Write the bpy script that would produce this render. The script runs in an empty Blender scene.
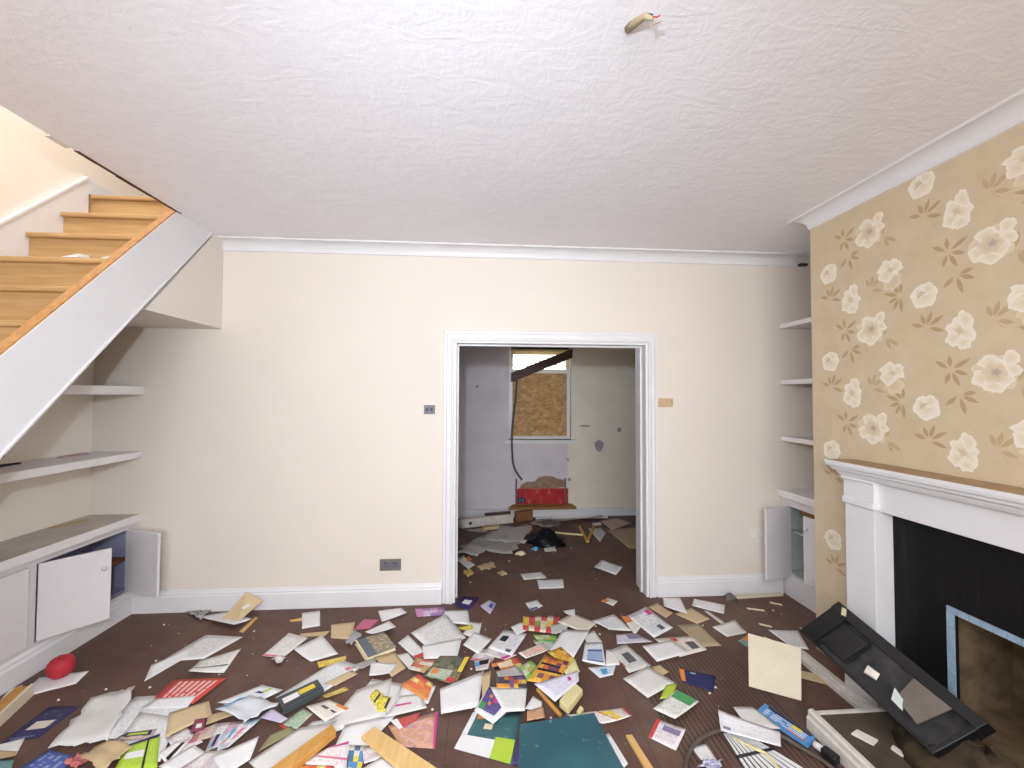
import bpy, bmesh, math, random
from mathutils import Vector, Matrix
random.seed(11)
sc = bpy.context.scene
COL = sc.collection

# ------------------------------------------------------------ camera
PITCH, YAW, ROLL = math.radians(1.57), math.radians(4.1), 0.004
fw = Vector((math.sin(YAW) * math.cos(PITCH), math.cos(YAW) * math.cos(PITCH), math.sin(PITCH)))
rt = Vector((math.cos(YAW), -math.sin(YAW), 0))
up = rt.cross(fw)
rt2 = rt * math.cos(ROLL) + up * math.sin(ROLL)
up2 = rt2.cross(fw)
cd = bpy.data.cameras.new('camera')
cam = bpy.data.objects.new('camera', cd)
COL.objects.link(cam)
cam.matrix_world = Matrix(((rt2.x, up2.x, -fw.x, 0), (rt2.y, up2.y, -fw.y, 0), (rt2.z, up2.z, -fw.z, 1.5), (0, 0, 0, 1)))
cd.sensor_fit = 'HORIZONTAL'
cd.sensor_width = 36.0
cd.lens = 36.0 * 420.0 / 1024.0
cd.clip_start = 0.02
sc.camera = cam

# ------------------------------------------------------------ sky, lights, exposure
W = bpy.data.worlds.new('overcast_sky')
sc.world = W
W.use_nodes = True
W.node_tree.nodes['Background'].inputs[0].default_value = (0.92, 0.965, 1.0, 1)
W.node_tree.nodes['Background'].inputs[1].default_value = 7.5

def lamp(name, kind, loc, energy, color, size=0.1, size_y=None, direction=None, spread=None):
    l = bpy.data.lights.new(name, kind)
    l.energy = energy
    l.color = color
    if kind == 'AREA':
        l.size = size
        if size_y:
            l.shape = 'RECTANGLE'
            l.size_y = size_y
        if spread:
            l.spread = spread
    else:
        l.shadow_soft_size = size
    o = bpy.data.objects.new(name, l)
    o.location = loc
    if direction is not None:
        o.rotation_euler = Vector(direction).to_track_quat('-Z', 'Y').to_euler()
    COL.objects.link(o)
    return o

# photographer's flash above the lens, daylight of the front window, bulb over the upstairs landing
fl = lamp('flash', 'SPOT', (-0.14, 0.0, 1.88), 190.0, (0.74, 0.865, 1.0), 0.04, None, (-0.02, 1.0, -0.30))
fl.data.spot_size = math.radians(146)
fl.data.spot_blend = 1.0
lamp('front_window_daylight', 'AREA', (0.0, -1.45, 1.6), 66.0, (1.0, 0.925, 0.845), 2.6, 1.5, (0, 1, 0.05))
lamp('landing_bulb', 'POINT', (-2.2, 1.9, 4.1), 56.0, (0.96, 0.97, 1.0), 0.06)

sc.view_settings.view_transform = 'Standard'
sc.view_settings.look = 'None'
sc.view_settings.exposure = -0.22
sc.view_settings.gamma = 1.0
sc.view_settings.use_curve_mapping = False

# ------------------------------------------------------------ helpers
def lin(c):
    return tuple(((v / 255.0) / 12.92 if v / 255.0 <= 0.04045 else ((v / 255.0 + 0.055) / 1.055) ** 2.4) for v in c) + (1.0,)

class NT:
    """small node-tree builder"""
    def __init__(self, name):
        self.m = bpy.data.materials.new(name)
        self.m.use_nodes = True
        self.t = self.m.node_tree
        self.b = self.t.nodes['Principled BSDF']
    def n(self, kind, **kw):
        nd = self.t.nodes.new('ShaderNode' + kind)
        for k, v in kw.items():
            setattr(nd, k, v)
        return nd
    def link(self, a, b):
        self.t.links.new(a, b)
    def put(self, sock, v):
        if hasattr(v, 'is_output'):
            self.link(v, sock)
        else:
            sock.default_value = v
    def math(self, op, a, b=0.0):
        nd = self.n('Math', operation=op)
        self.put(nd.inputs[0], a)
        self.put(nd.inputs[1], b)
        return nd.outputs[0]
    def mix(self, f, a, b):
        nd = self.n('Mix', data_type='RGBA')
        self.put(nd.inputs['Factor'], f)
        self.put(nd.inputs[6], a)
        self.put(nd.inputs[7], b)
        return nd.outputs[2]
    def ramp(self, f, stops, interp='LINEAR'):
        nd = self.n('ValToRGB')
        cr = nd.color_ramp
        cr.interpolation = interp
        while len(cr.elements) < len(stops):
            cr.elements.new(0.5)
        for e, (p, c) in zip(cr.elements, stops):
            e.position = p
            e.color = c
        self.link(f, nd.inputs[0])
        return nd.outputs[0]
    def coord(self, which='Object'):
        return self.n('TexCoord').outputs[which]
    def noise(self, vec, scale, detail=3.0, rough=0.55, distort=0.0):
        nd = self.n('TexNoise')
        self.link(vec, nd.inputs['Vector'])
        nd.inputs['Scale'].default_value = scale
        nd.inputs['Detail'].default_value = detail
        nd.inputs['Roughness'].default_value = rough
        nd.inputs['Distortion'].default_value = distort
        return nd.outputs['Fac']
    def scaled(self, vec, s):
        nd = self.n('Mapping')
        nd.inputs['Scale'].default_value = s
        self.link(vec, nd.inputs['Vector'])
        return nd.outputs[0]
    def bump(self, h, strength, dist=0.01):
        nd = self.n('Bump')
        nd.inputs['Strength'].default_value = strength
        nd.inputs['Distance'].default_value = dist
        self.link(h, nd.inputs['Height'])
        self.link(nd.outputs[0], self.b.inputs['Normal'])
    def out(self, color, rough=0.6, spec=0.35):
        self.put(self.b.inputs['Base Color'], color)
        self.put(self.b.inputs['Roughness'], rough)
        self.b.inputs['Specular IOR Level'].default_value = spec
        return self.m

def paint(name, c, rough=0.55, var=0.06, scale=3.0, bump=0.0, bscale=60.0, spec=0.35):
    t = NT(name)
    o = t.coord()
    f = t.noise(o, scale, 4.0)
    l = lin(c)
    d = tuple(max(0.0, v * (1 - 2 * var)) for v in l[:3]) + (1,)
    col = t.ramp(f, [(0.3, d), (0.7, l)])
    if bump:
        t.bump(t.noise(o, bscale, 3.0), bump, 0.004)
    return t.out(col, rough, spec)

def wood(name, c1, c2, axis=1, scale=5.0, rough=0.6):
    t = NT(name)
    s = [14.0, 14.0, 14.0]
    s[axis] = 0.9
    v = t.scaled(t.coord(), s)
    f = t.noise(v, scale, 5.0, 0.6, 0.6)
    col = t.ramp(f, [(0.3, lin(c1)), (0.7, lin(c2))])
    t.bump(f, 0.15, 0.003)
    return t.out(col, rough)

M = {}
OFF = {}

class MB:
    """collects geometry in world coordinates; build() links it as one mesh object"""
    def __init__(self):
        self.v, self.f, self.uv = [], [], None
    def box(self, x0, x1, y0, y1, z0, z1):
        b = len(self.v)
        self.v += [(x, y, z) for z in (z0, z1) for y in (y0, y1) for x in (x0, x1)]
        for q in ((0, 2, 3, 1), (4, 5, 7, 6), (0, 1, 5, 4), (2, 6, 7, 3), (0, 4, 6, 2), (1, 3, 7, 5)):
            self.f.append(tuple(b + i for i in q))
        return self
    def hexa(self, p):
        """eight corners: four of the lower face, four of the upper face, both in the same turn"""
        b = len(self.v)
        self.v += [tuple(q) for q in p]
        for q in ((3, 2, 1, 0), (4, 5, 6, 7), (0, 1, 5, 4), (1, 2, 6, 5), (2, 3, 7, 6), (3, 0, 4, 7)):
            self.f.append(tuple(b + i for i in q))
        return self
    def prism(self, pts, axis, a0, a1):
        """pts in the two other axes (in x,y,z order) swept along axis"""
        b = len(self.v)
        n = len(pts)
        for a in (a0, a1):
            for p in pts:
                c = list(p)
                c.insert(axis, a)
                self.v.append(tuple(c))
        self.f.append(tuple(b + i for i in range(n))[::-1])
        self.f.append(tuple(b + n + i for i in range(n)))
        for i in range(n):
            j = (i + 1) % n
            self.f.append((b + i, b + j, b + n + j, b + n + i))
        return self
    def tube(self, path, r, n=8, cap=True):
        b = len(self.v)
        P = [Vector(p) for p in path]
        rr = r if isinstance(r, (list, tuple)) else [r] * len(P)
        ref = Vector((0, 0, 1))
        for i, p in enumerate(P):
            d = (P[min(i + 1, len(P) - 1)] - P[max(i - 1, 0)]).normalized()
            rf = ref if abs(d.dot(ref)) < 0.95 else Vector((1, 0, 0))
            s = d.cross(rf).normalized()
            t = s.cross(d).normalized()
            for k in range(n):
                a = 2 * math.pi * k / n
                q = p + (s * math.cos(a) + t * math.sin(a)) * rr[i]
                self.v.append(tuple(q))
        for i in range(len(P) - 1):
            for k in range(n):
                k2 = (k + 1) % n
                self.f.append((b + i * n + k, b + i * n + k2, b + (i + 1) * n + k2, b + (i + 1) * n + k))
        if cap:
            self.f.append(tuple(b + k for k in range(n))[::-1])
            self.f.append(tuple(b + (len(P) - 1) * n + k for k in range(n)))
        return self
    def lathe(self, prof, c, n=20):
        b = len(self.v)
        for r, z in prof:
            for k in range(n):
                a = 2 * math.pi * k / n
                self.v.append((c[0] + r * math.cos(a), c[1] + r * math.sin(a), c[2] + z))
        for i in range(len(prof) - 1):
            for k in range(n):
                k2 = (k + 1) % n
                self.f.append((b + i * n + k, b + i * n + k2, b + (i + 1) * n + k2, b + (i + 1) * n + k))
        self.f.append(tuple(b + k for k in range(n))[::-1])
        self.f.append(tuple(b + (len(prof) - 1) * n + k for k in range(n)))
        return self
    def build(self, name, mat, parent=None, smooth=False, bevel=0.0, seg=2):
        off = OFF.get(parent.name, Vector()) if parent else Vector()
        me = bpy.data.meshes.new(name)
        me.from_pydata([(x - off.x, y - off.y, z - off.z) for x, y, z in self.v], [], self.f)
        if self.uv:
            ul = me.uv_layers.new(name='UVMap')
            for lp in me.loops:
                ul.data[lp.index].uv = self.uv[lp.vertex_index]
        me.update()
        bm = bmesh.new()
        bm.from_mesh(me)
        bmesh.ops.recalc_face_normals(bm, faces=bm.faces)
        bm.to_mesh(me)
        bm.free()
        if smooth:
            for p in me.polygons:
                p.use_smooth = True
        me.materials.append(M[mat] if isinstance(mat, str) else mat)
        o = bpy.data.objects.new(name, me)
        COL.objects.link(o)
        if parent:
            o.parent = parent
        OFF[o.name] = off.copy()
        if bevel:
            md = o.modifiers.new('bevel', 'BEVEL')
            md.width = bevel
            md.segments = seg
            md.limit_method = 'ANGLE'
        return o

def tag(o, label, cat, group=None):
    o['label'] = label
    o['category'] = cat
    if group:
        o['group'] = group
    return o

def thing(name, label, cat, loc=(0, 0, 0), group=None):
    o = bpy.data.objects.new(name, None)
    o.empty_display_size = 0.05
    o.location = loc
    COL.objects.link(o)
    OFF[o.name] = Vector(loc)
    return tag(o, label, cat, group)

def struct(o, label=None):
    o['kind'] = 'structure'
    if label:
        o['label'] = label
    return o

def box(*a):
    return MB().box(*a)

# ------------------------------------------------------------ materials of the setting
M['wall'] = paint('wall_paint_cream', (226, 217, 207), 0.6, 0.02, 1.5, 0.06, 90)
M['stairwall'] = paint('stair_wall_paint', (238, 230, 219), 0.6, 0.03, 1.5, 0.08, 60)
M['trim'] = paint('trim_gloss_white', (226, 224, 226), 0.3, 0.02, 4.0)
M['cupboard'] = paint('cupboard_white', (222, 217, 219), 0.4, 0.03, 5.0)
M['shelfwhite'] = paint('shelf_white', (228, 224, 224), 0.4, 0.03, 5.0)
t = NT('back_room_wall')
o = t.coord()
sx = t.n('SeparateXYZ'); t.link(o, sx.inputs[0])
side = t.math('GREATER_THAN', sx.outputs[0], 1.075)      # beige paint starts right of the window
f = t.noise(o, 2.2, 4.0)
c = t.mix(side, t.ramp(f, [(0.3, lin((206, 199, 205))), (0.7, lin((226, 219, 224)))]), t.ramp(f, [(0.3, lin((224, 214, 199))), (0.7, lin((240, 231, 216)))]))
t.bump(t.noise(o, 40.0, 3.0), 0.12, 0.004)
M['backwall'] = t.out(c, 0.75, 0.3)
M['backceiling'] = paint('back_room_ceiling', (215, 208, 196), 0.8, 0.05, 2.0)

t = NT('ceiling_swirl_plaster')
o = t.coord()
n1 = t.noise(t.scaled(o, (1.0, 2.2, 1.0)), 7.0, 5.0, 0.6, 1.6)
n2 = t.noise(t.scaled(o, (2.2, 1.0, 1.0)), 16.0, 4.0, 0.6, 1.2)
h = t.math('ADD', n1, t.math('MULTIPLY', n2, 0.5))
t.bump(h, 0.17, 0.02)
M['ceiling'] = t.out(t.ramp(n1, [(0.3, lin((236, 233, 238))), (0.7, lin((242, 239, 243)))]), 0.6, 0.3)

t = NT('wallpaper_tan')
o = t.coord()
f = t.noise(o, 9.0, 4.0, 0.6)
g = t.noise(t.scaled(o, (1, 1, 0.25)), 120.0, 2.0)
c = t.ramp(f, [(0.3, lin((200, 181, 151))), (0.7, lin((209, 191, 162)))])
t.bump(g, 0.05, 0.002)
M['wallpaper'] = t.out(c, 0.6, 0.25)

# floor: old dark boards, grooved, dusty
t = NT('floor_dark_boards')
o = t.coord()
sx = t.n('SeparateXYZ'); t.link(o, sx.inputs[0])
big = t.noise(o, 1.7, 4.0, 0.6)
grain = t.noise(t.scaled(o, (22, 1.6, 1)), 3.0, 5.0, 0.65, 0.4)
dust = t.noise(o, 7.0, 6.0, 0.7)
specks = t.noise(o, 90.0, 2.0, 0.5)
base = t.ramp(big, [(0.30, lin((84, 60, 54))), (0.5, lin((104, 76, 67))), (0.72, lin((114, 94, 82)))])
base = t.mix(t.math('MULTIPLY', grain, 0.35), base, lin((68, 49, 43)))
base = t.mix(t.ramp(dust, [(0.5, (0, 0, 0, 1)), (0.8, (0.45, 0.45, 0.45, 1))]), base, lin((128, 112, 99)))
groove = t.math('SINE', t.math('MULTIPLY', sx.outputs[0], 2 * math.pi / 0.024))
gm = t.noise(o, 1.1, 2.0)
gx = t.math('MULTIPLY', t.math('MULTIPLY', t.math('GREATER_THAN', sx.outputs[0], 0.84), t.math('LESS_THAN', sx.outputs[0], 1.46)), t.math('LESS_THAN', sx.outputs[1], 2.62))
gmask = t.math('MULTIPLY', gx, t.ramp(gm, [(0.30, (0, 0, 0, 1)), (0.45, (1, 1, 1, 1))]))
gl = t.math('MULTIPLY', t.math('GREATER_THAN', groove, 0.35), gmask)
base = t.mix(t.math('MULTIPLY', gl, 0.55), base, lin((34, 25, 22)))
board = t.math('LESS_THAN', t.math('FRACT', t.math('MULTIPLY', sx.outputs[0], 1 / 0.145)), 0.02)
base = t.mix(t.math('MULTIPLY', board, 0.5), base, lin((30, 22, 20)))
base = t.mix(t.ramp(specks, [(0.70, (0, 0, 0, 1)), (0.76, (0.7, 0.7, 0.7, 1))]), base, lin((150, 138, 124)))
hh = t.math('SUBTRACT', t.math('MULTIPLY', grain, 0.3), t.math('ADD', gl, board))
t.bump(hh, 0.35, 0.004)
M['floor'] = t.out(base, t.ramp(dust, [(0.3, (0.42, 0.42, 0.42, 1)), (0.7, (0.75, 0.75, 0.75, 1))]), 0.35)

M['stairwood'] = wood('stair_bare_wood', (172, 134, 88), (196, 160, 112), 0, 3.0, 0.55)
M['stairedge'] = wood('stair_edge_wood', (170, 116, 66), (198, 150, 92), 1, 3.0, 0.55)
M['darkwood'] = wood('dark_brown_wood', (58, 36, 32), (78, 50, 44), 0, 3.0, 0.5)
M['woodlight'] = wood('pale_pine', (205, 160, 96), (226, 186, 122), 1, 3.0)
M['pine'] = wood('pine_board', (214, 172, 108), (232, 195, 136), 1, 2.0)
M['batten'] = wood('orange_batten', (190, 134, 62), (216, 164, 90), 1, 3.0)
M['whitewood'] = paint('chipped_white_wood', (222, 214, 206), 0.6, 0.12, 20.0)
M['brownshelf'] = wood('brown_shelf_board', (112, 70, 44), (140, 92, 60), 1, 3.0)
M['lilacinside'] = paint('cupboard_inside_lilac', (150, 150, 178), 0.7, 0.08, 4.0)
M['dustytop'] = paint('dusty_worktop', (200, 190, 180), 0.7, 0.12, 8.0)
M['greeninside'] = paint('cupboard_inside_green', (196, 202, 192), 0.6, 0.15, 6.0)
M['black'] = paint('soot_black', (20, 19, 21), 0.5, 0.2, 6.0)
M['tile'] = paint('pale_blue_tile', (158, 180, 200), 0.35, 0.12, 30.0)
M['brass'] = paint('dull_plate', (122, 120, 104), 0.4, 0.1, 30)
M['greyplate'] = paint('grey_plate', (112, 110, 122), 0.35, 0.1, 30)
M['darkslot'] = paint('dark_slot', (52, 50, 60), 0.4, 0.1, 30)
M['tanplate'] = paint('tan_plate', (206, 176, 142), 0.5, 0.08, 30)
M['patch'] = paint('filler_white', (232, 226, 216), 0.8, 0.05, 30)
# ------------------------------------------------------------ the setting
D = 3.105            # near face of the wall with the doorway
DB = 3.30            # its far face
CEI = 2.60
XL, XR = -2.68, 2.66
XS = -1.84           # outer face of the stair string
XB = 2.0             # face of the chimney breast
YB = 2.41            # far corner of the chimney breast
YW = 5.225           # far wall of the back room
YF = -1.6            # front wall behind the camera
OL, OR_, OT = -0.205, 1.255, 1.905   # doorway opening

floor = struct(box(XL - .1, XR + .1, YF - .1, YW + .3, -0.1, 0.0).build('floor', 'floor'), 'dark brown grooved floorboards, dusty and stained')

m = MB()
m.box(XS, XR + .1, YF - .1, D + .05, CEI, CEI + .2)
m.box(XL - .1, XS, YF - .1, 0.2, CEI, CEI + .2)
ceiling = struct(m.build('ceiling', 'ceiling'), 'white swirl plastered ceiling with stairwell opening')
m = MB()
pts = [(XS, y) for y in ()]
ys = [0.25 + i * 0.11 for i in range(26)]
for i in range(len(ys) - 1):
    a, b = random.uniform(.004, .013), random.uniform(.004, .013)
    if ys[i] > 2.62:
        break
    if ys[i] < 1.95:
        continue
    m.hexa([(XS - a, ys[i], CEI - .002), (XS + .01, ys[i], CEI - .002), (XS + .01, ys[i + 1], CEI - .002), (XS - b, ys[i + 1], CEI - .002),
            (XS - a, ys[i], CEI + .02), (XS + .01, ys[i], CEI + .02), (XS + .01, ys[i + 1], CEI + .02), (XS - b, ys[i + 1], CEI + .02)])
m.build('broken_edge', 'darkwood', ceiling)
box(XS - .03, XS - .002, 1.9, 1.99, CEI + .0, CEI + .03).build('plaster_chip', 'patch', ceiling)

# wall with the doorway
m = MB()
m.box(XL - .1, OL, D, DB, 0, CEI)
m.box(OR_, XR + .1, D, DB, 0, CEI)
m.box(OL, OR_, D, DB, OT, CEI)
m.box(XS + .0, XR + .1, D + .0, DB, CEI, CEI + .2)
wall_back = struct(m.build('wall_back', 'wall'), 'cream painted wall around the doorway')
# filler patch in the alcove part of that wall
m = MB()
ring = [(2.108 + .056 * math.cos(a) * (1 + .12 * math.sin(3 * a)), .44 + .062 * math.sin(a) * (1 + .1 * math.cos(2 * a))) for a in [i * math.pi / 8 for i in range(16)]]
m.prism(ring, 1, D - .002, D)
m.build('plaster_patch', 'patch', wall_back)

m = MB()
m.prism([(YF - .1, 0), (D, 0), (D, 2.6), (4.7, 2.6), (4.7, 5.0), (YF - .1, 5.0)], 0, XL - .1, XL)
wall_left = struct(m.build('wall_left', 'stairwall'), 'cream party wall rising up the stairwell')
# upstairs enclosure of the stairwell
m = MB()
m.box(XS, XS + .1, .1, 4.7, CEI + .2, 5.0)
m.box(XL, XS, 4.6, 4.7, 2.8, 5.0)
m.box(XL, XS, .1, .2, CEI + .2, 5.0)
struct(m.build('wall_stairwell', 'stairwall'))
struct(box(XL, XS + .1, .1, 4.7, 4.9, 5.0).build('ceiling_stairwell', 'ceiling'))
struct(box(XL, XS, 3.03, 4.7, 2.62, 2.852).build('floor_landing', 'stairwood'))

m = MB()
m.box(XR, XR + .1, YF - .1, YW + .3, 0, CEI)
wall_right = struct(m.build('wall_right', 'wallpaper'), 'tan papered party wall inside the alcove')

# front wall behind the camera with its window
m = MB()
m.box(XL - .1, -1.3, YF - .1, YF, 0, CEI)
m.box(1.3, XR + .1, YF - .1, YF, 0, CEI)
m.box(-1.3, 1.3, YF - .1, YF, 0, .85)
m.box(-1.3, 1.3, YF - .1, YF, 2.35, CEI)
struct(m.build('wall_front', 'wall'))
w2 = struct(box(-1.34, 1.34, YF - .02, YF + .09, .82, .85).build('window_2', 'trim'))
for x0, x1, z0, z1 in ((-1.3, -1.24, .85, 2.35), (1.24, 1.3, .85, 2.35), (-.03, .03, .85, 2.35), (-1.24, 1.24, 2.29, 2.35), (-1.24, 1.24, .85, .91), (-1.24, 1.24, 1.58, 1.62)):
    box(x0, x1, YF - .08, YF - .03, z0, z1).build('frame_bar', 'trim', w2)

# chimney breast with its fire opening
FY0, FY1, FZ = 1.02, 1.92, .96        # hole behind the surround
m = MB()
m.box(XB, XR, .55, FY0, 0, CEI)
m.box(XB, XR, FY1, YB, 0, CEI)
m.box(XB, XR, FY0, FY1, FZ, CEI)
breast = struct(m.build('wall_chimney_breast', 'wallpaper'), 'chimney breast papered in tan with cream peonies')

# ---- wallpaper motifs, printed flat: one mesh per flower or leaf spray
def vcol_material(name, rough=0.6):
    t = NT(name)
    a = t.n('Attribute', attribute_name='Col')
    g = t.noise(t.coord(), 70.0, 3.0)
    c = t.mix(t.math('MULTIPLY', g, 0.16), a.outputs['Color'], lin((196, 172, 136)))
    return t.out(c, rough, 0.25)
M['print'] = vcol_material('wallpaper_print')

class Flat:
    def __init__(self):
        self.v, self.f, self.c = [], [], []
        self.k = 0
    def blob(self, cx, cz, rx, rz, rot, lobes, depth, c_in, c_out, n=22, seed=0):
        r = random.Random(seed)
        ph = r.uniform(0, 6)
        b = len(self.v)
        x = XB - 0.0006 - 0.00012 * self.k
        self.k += 1
        ca, sa = math.cos(rot), math.sin(rot)
        rings = ((0.0, c_in), (0.62, tuple(.5 * (p + q) for p, q in zip(c_in, c_out))), (1.0, c_out))
        self.v.append((x, cx, cz)); self.c.append(rings[0][1])
        for s, col in rings[1:]:
            for i in range(n):
                a = 2 * math.pi * i / n
                rr = s * (1 + depth * math.sin(lobes * a + ph) + depth * .5 * math.sin((lobes * 2 + 1) * a + ph * 2))
                px, pz = rx * rr * math.cos(a), rz * rr * math.sin(a)
                self.v.append((x, cx + px * ca - pz * sa, cz + px * sa + pz * ca)); self.c.append(col)
        for i in range(n):
            j = (i + 1) % n
            self.f.append((b, b + 1 + i, b + 1 + j))
            self.f.append((b + 1 + i, b + 1 + n + i, b + 1 + n + j, b + 1 + j))
    def leaf(self, x0, z0, ang, ln, wd, c):
        b = len(self.v)
        x = XB - 0.0005 - 0.00004 * (self.k % 6)
        self.k += 1
        ca, sa = math.cos(ang), math.sin(ang)
        prof = ((0, 0), (.25, .38), (.5, .5), (.75, .34), (1, 0), (.75, -.34), (.5, -.5), (.25, -.38))
        for s, w in prof:
            px, pz = s * ln, w * wd
            self.v.append((x, x0 + px * ca - pz * sa, z0 + px * sa + pz * ca))
            self.c.append(c if s > .1 else tuple(v * 1.08 for v in c))
        self.f.append(tuple(range(b, b + 8)))
    def build(self, name):
        me = bpy.data.meshes.new(name)
        me.from_pydata(self.v, [], self.f)
        ca = me.color_attributes.new('Col', 'FLOAT_COLOR', 'POINT')
        for i, c in enumerate(self.c):
            ca.data[i].color = (c[0], c[1], c[2], 1)
        me.materials.append(M['print'])
        o = bpy.data.objects.new(name, me)
        COL.objects.link(o)
        o.parent = breast
        return o

CR, CW, CT, CG = lin((222, 208, 182))[:3], lin((238, 231, 219))[:3], lin((208, 190, 158))[:3], lin((172, 160, 152))[:3]
LB, LC = lin((180, 154, 117))[:3], lin((189, 165, 129))[:3]
# photograph-left is larger Y, so a positive local x below points away from the camera along the wall
def flower_open(y, z, s):
    f = Flat()
    f.blob(y, z, .078, .074, .3, 7, .14, CT, CR, seed=s)
    f.blob(y - .052, z + .055, .026, .030, .2, 3, .1, CR, CW, seed=s + 1)
    f.blob(y - .058, z + .012, .030, .020, .6, 3, .1, CR, CW, seed=s + 9)
    f.blob(y + .045, z - .020, .034, .034, .2, 4, .12, CR, CW, seed=s + 2)
    f.blob(y + .012, z + .040, .042, .030, .2, 4, .12, CR, CW, seed=s + 3)
    f.blob(y + .002, z - .048, .040, .028, .1, 4, .12, CR, CW, seed=s + 4)
    f.blob(y - .030, z - .024, .030, .030, .1, 4, .12, CR, CW, seed=s + 6)
    f.blob(y + .002, z + .002, .042, .038, .3, 6, .12, CT, CR, seed=s + 5)
    f.blob(y - .004, z + .004, .017, .016, .3, 5, .2, CG, tuple(.5 * (a + b) for a, b in zip(CG, CR)), seed=s + 7)
    f.build('wallpaper_flower')
def flower_double(y, z, s):
    f = Flat()
    f.blob(y, z + .025, .060, .048, .2, 6, .14, CR, CW, seed=s)
    f.blob(y - .012, z - .042, .046, .040, -.2, 6, .14, CT, CR, seed=s + 1)
    f.blob(y + .018, z - .002, .040, .034, .2, 4, .12, CR, CW, seed=s + 2)
    f.blob(y - .030, z + .032, .028, .030, .2, 4, .12, CR, CW, seed=s + 3)
    f.blob(y - .004, z + .020, .020, .012, .3, 4, .2, CT, CR, seed=s + 4)
    f.build('wallpaper_flower')
def flower_cup(y, z, s):
    f = Flat()
    f.blob(y, z, .058, .054, .2, 5, .08, CR, CW, seed=s)
    f.blob(y - .016, z + .030, .034, .026, .2, 4, .14, CR, CW, seed=s + 1)
    f.blob(y + .022, z + .020, .026, .026, .2, 4, .12, CR, CW, seed=s + 2)
    f.blob(y + .014, z + .010, .020, .010, -.6, 3, .2, CT, CT, seed=s + 3)
    f.build('wallpaper_flower')
def flower_tall(y, z, s):
    f = Flat()
    f.blob(y, z, .052, .066, -.3, 6, .12, CR, CW, seed=s)
    f.blob(y - .018, z + .050, .024, .040, -.3, 3, .14, CR, CW, seed=s + 1)
    f.blob(y + .024, z - .024, .034, .032, .2, 5, .12, CR, CW, seed=s + 2)
    f.blob(y - .010, z - .046, .030, .026, .2, 5, .12, CR, CW, seed=s + 4)
    f.blob(y + .004, z + .006, .016, .020, -.5, 4, .2, CT, CR, seed=s + 3)
    f.build('wallpaper_flower')
def spray(y, z, angs, ln=.065, wd=.020, c=LB, r0=.012):
    f = Flat()
    for i, a in enumerate(angs):
        a = math.radians(a)
        f.leaf(y + r0 * math.cos(a), z + r0 * math.sin(a), a, ln * (0.8 + .35 * ((i * 7) % 5) / 4), wd, c)
    f.leaf(y, z, math.radians(angs[0] + 160), ln * .9, .003, LC)
    f.build('wallpaper_leaf_spray')
s = 0
for ci in range(-1, 5):
    for ri in range(-3, 5):
        dy, dz = -.52 * ci, -.25 * ci + .508 * ri
        def ok(y, z, r=.08):
            return 0.55 + r < y < YB - r * .85 and 1.02 < z < 2.52 - r * .55 and not (z < 1.17 + r * .7 and y < 2.16)
        def ok2(y, z):
            return (0.62 < y < YB - .07 and .35 < z < 2.49) and not (z < 1.26 and y < 2.24)
        for fn, y, z in ((flower_open, 2.02, 2.353), (flower_cup, 2.277, 2.209), (flower_tall, 2.134, 2.023), (flower_double, 1.914, 2.104)):
            s += 10
            if ok2(y + dy, z + dz):
                fn(y + dy, z + dz, s)
        for y, z, angs, c in ((2.175, 2.375, (85, 35, 150, 200, 245, 290), LB), (2.145, 2.268, (170, 205, 255, 320), LB), (1.945, 2.305, (60, 95, 215, 245), LC),
                              (2.02, 2.055, (70, 105, 140, 200), LC), (1.865, 1.985, (95, 60, 20, 300, 265, 340), LB), (2.27, 2.065, (70, 110, 150, 20, 200), LB)):
            if ok2(y + dy, z + dz):
                spray(y + dy, z + dz, angs, c=c)

# back room shell
m = MB()
wx0, wx1, wz0, wz1 = .335, 1.12, .95, 2.25
m.box(XL - .1, wx0, YW, YW + .25, 0, CEI)
m.box(wx1, XR + .1, YW, YW + .25, 0, CEI)
m.box(wx0, wx1, YW, YW + .25, 0, wz0)
m.box(wx0, wx1, YW, YW + .25, wz1, CEI)
wall_far = struct(m.build('wall_far', 'backwall'), 'grubby grey lilac wall of the back room')
struct(box(XL - .1, XL, DB, YW + .3, 0, CEI).build('wall_left_back_room', 'backwall'))
struct(box(XL - .1, XR + .1, D + .06, YW + .3, CEI, CEI + .02).build('ceiling_back_room', 'backceiling'))
t = NT('scraped_red_undercoat'); o = t.coord(); f = t.noise(t.scaled(o, (1, 1, .5)), 9.0, 5.0, .7)
M['redpaint'] = t.out(t.ramp(f, [(.3, lin((150, 34, 40))), (.55, lin((182, 44, 48))), (.66, lin((178, 120, 112))), (.75, lin((190, 172, 162)))]), .65)
M['oldplaster'] = paint('bare_old_plaster', (170, 140, 120), 0.85, 0.22, 14.0, .3, 60)
M['stain'] = paint('grey_stain', (168, 160, 164), 0.85, 0.15, 20.0)
box(.44, 1.085, YW - .004, YW, .155, .345).build('red_paint_patch', 'redpaint', wall_far)
m = MB()
ring = [(.46, .34), (.50, .40), (.57, .43), (.66, .43), (.72, .49), (.80, .50), (.90, .49), (.95, .46), (1.04, .45), (1.06, .36), (.9, .345), (.7, .33)]
m.prism(ring, 1, YW - .003, YW)
m.build('bare_plaster_patch', 'oldplaster', wall_far)
for (cx, cz, rx, rz) in ((1.48, .87, .055, .075), (1.30, 1.12, .07, .012), (1.74, 1.07, .025, .03), (-.06, 1.61, .018, .02), (1.08, .70, .015, .02), (1.1, .45, .02, .02)):
    m = MB()
    m.prism([(cx + rx * math.cos(a) * (1 + .15 * math.sin(3 * a)), cz + rz * math.sin(a)) for a in [i * math.pi / 6 for i in range(12)]], 1, YW - .002, YW)
    m.build('wall_stain', 'stain', wall_far)
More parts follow.
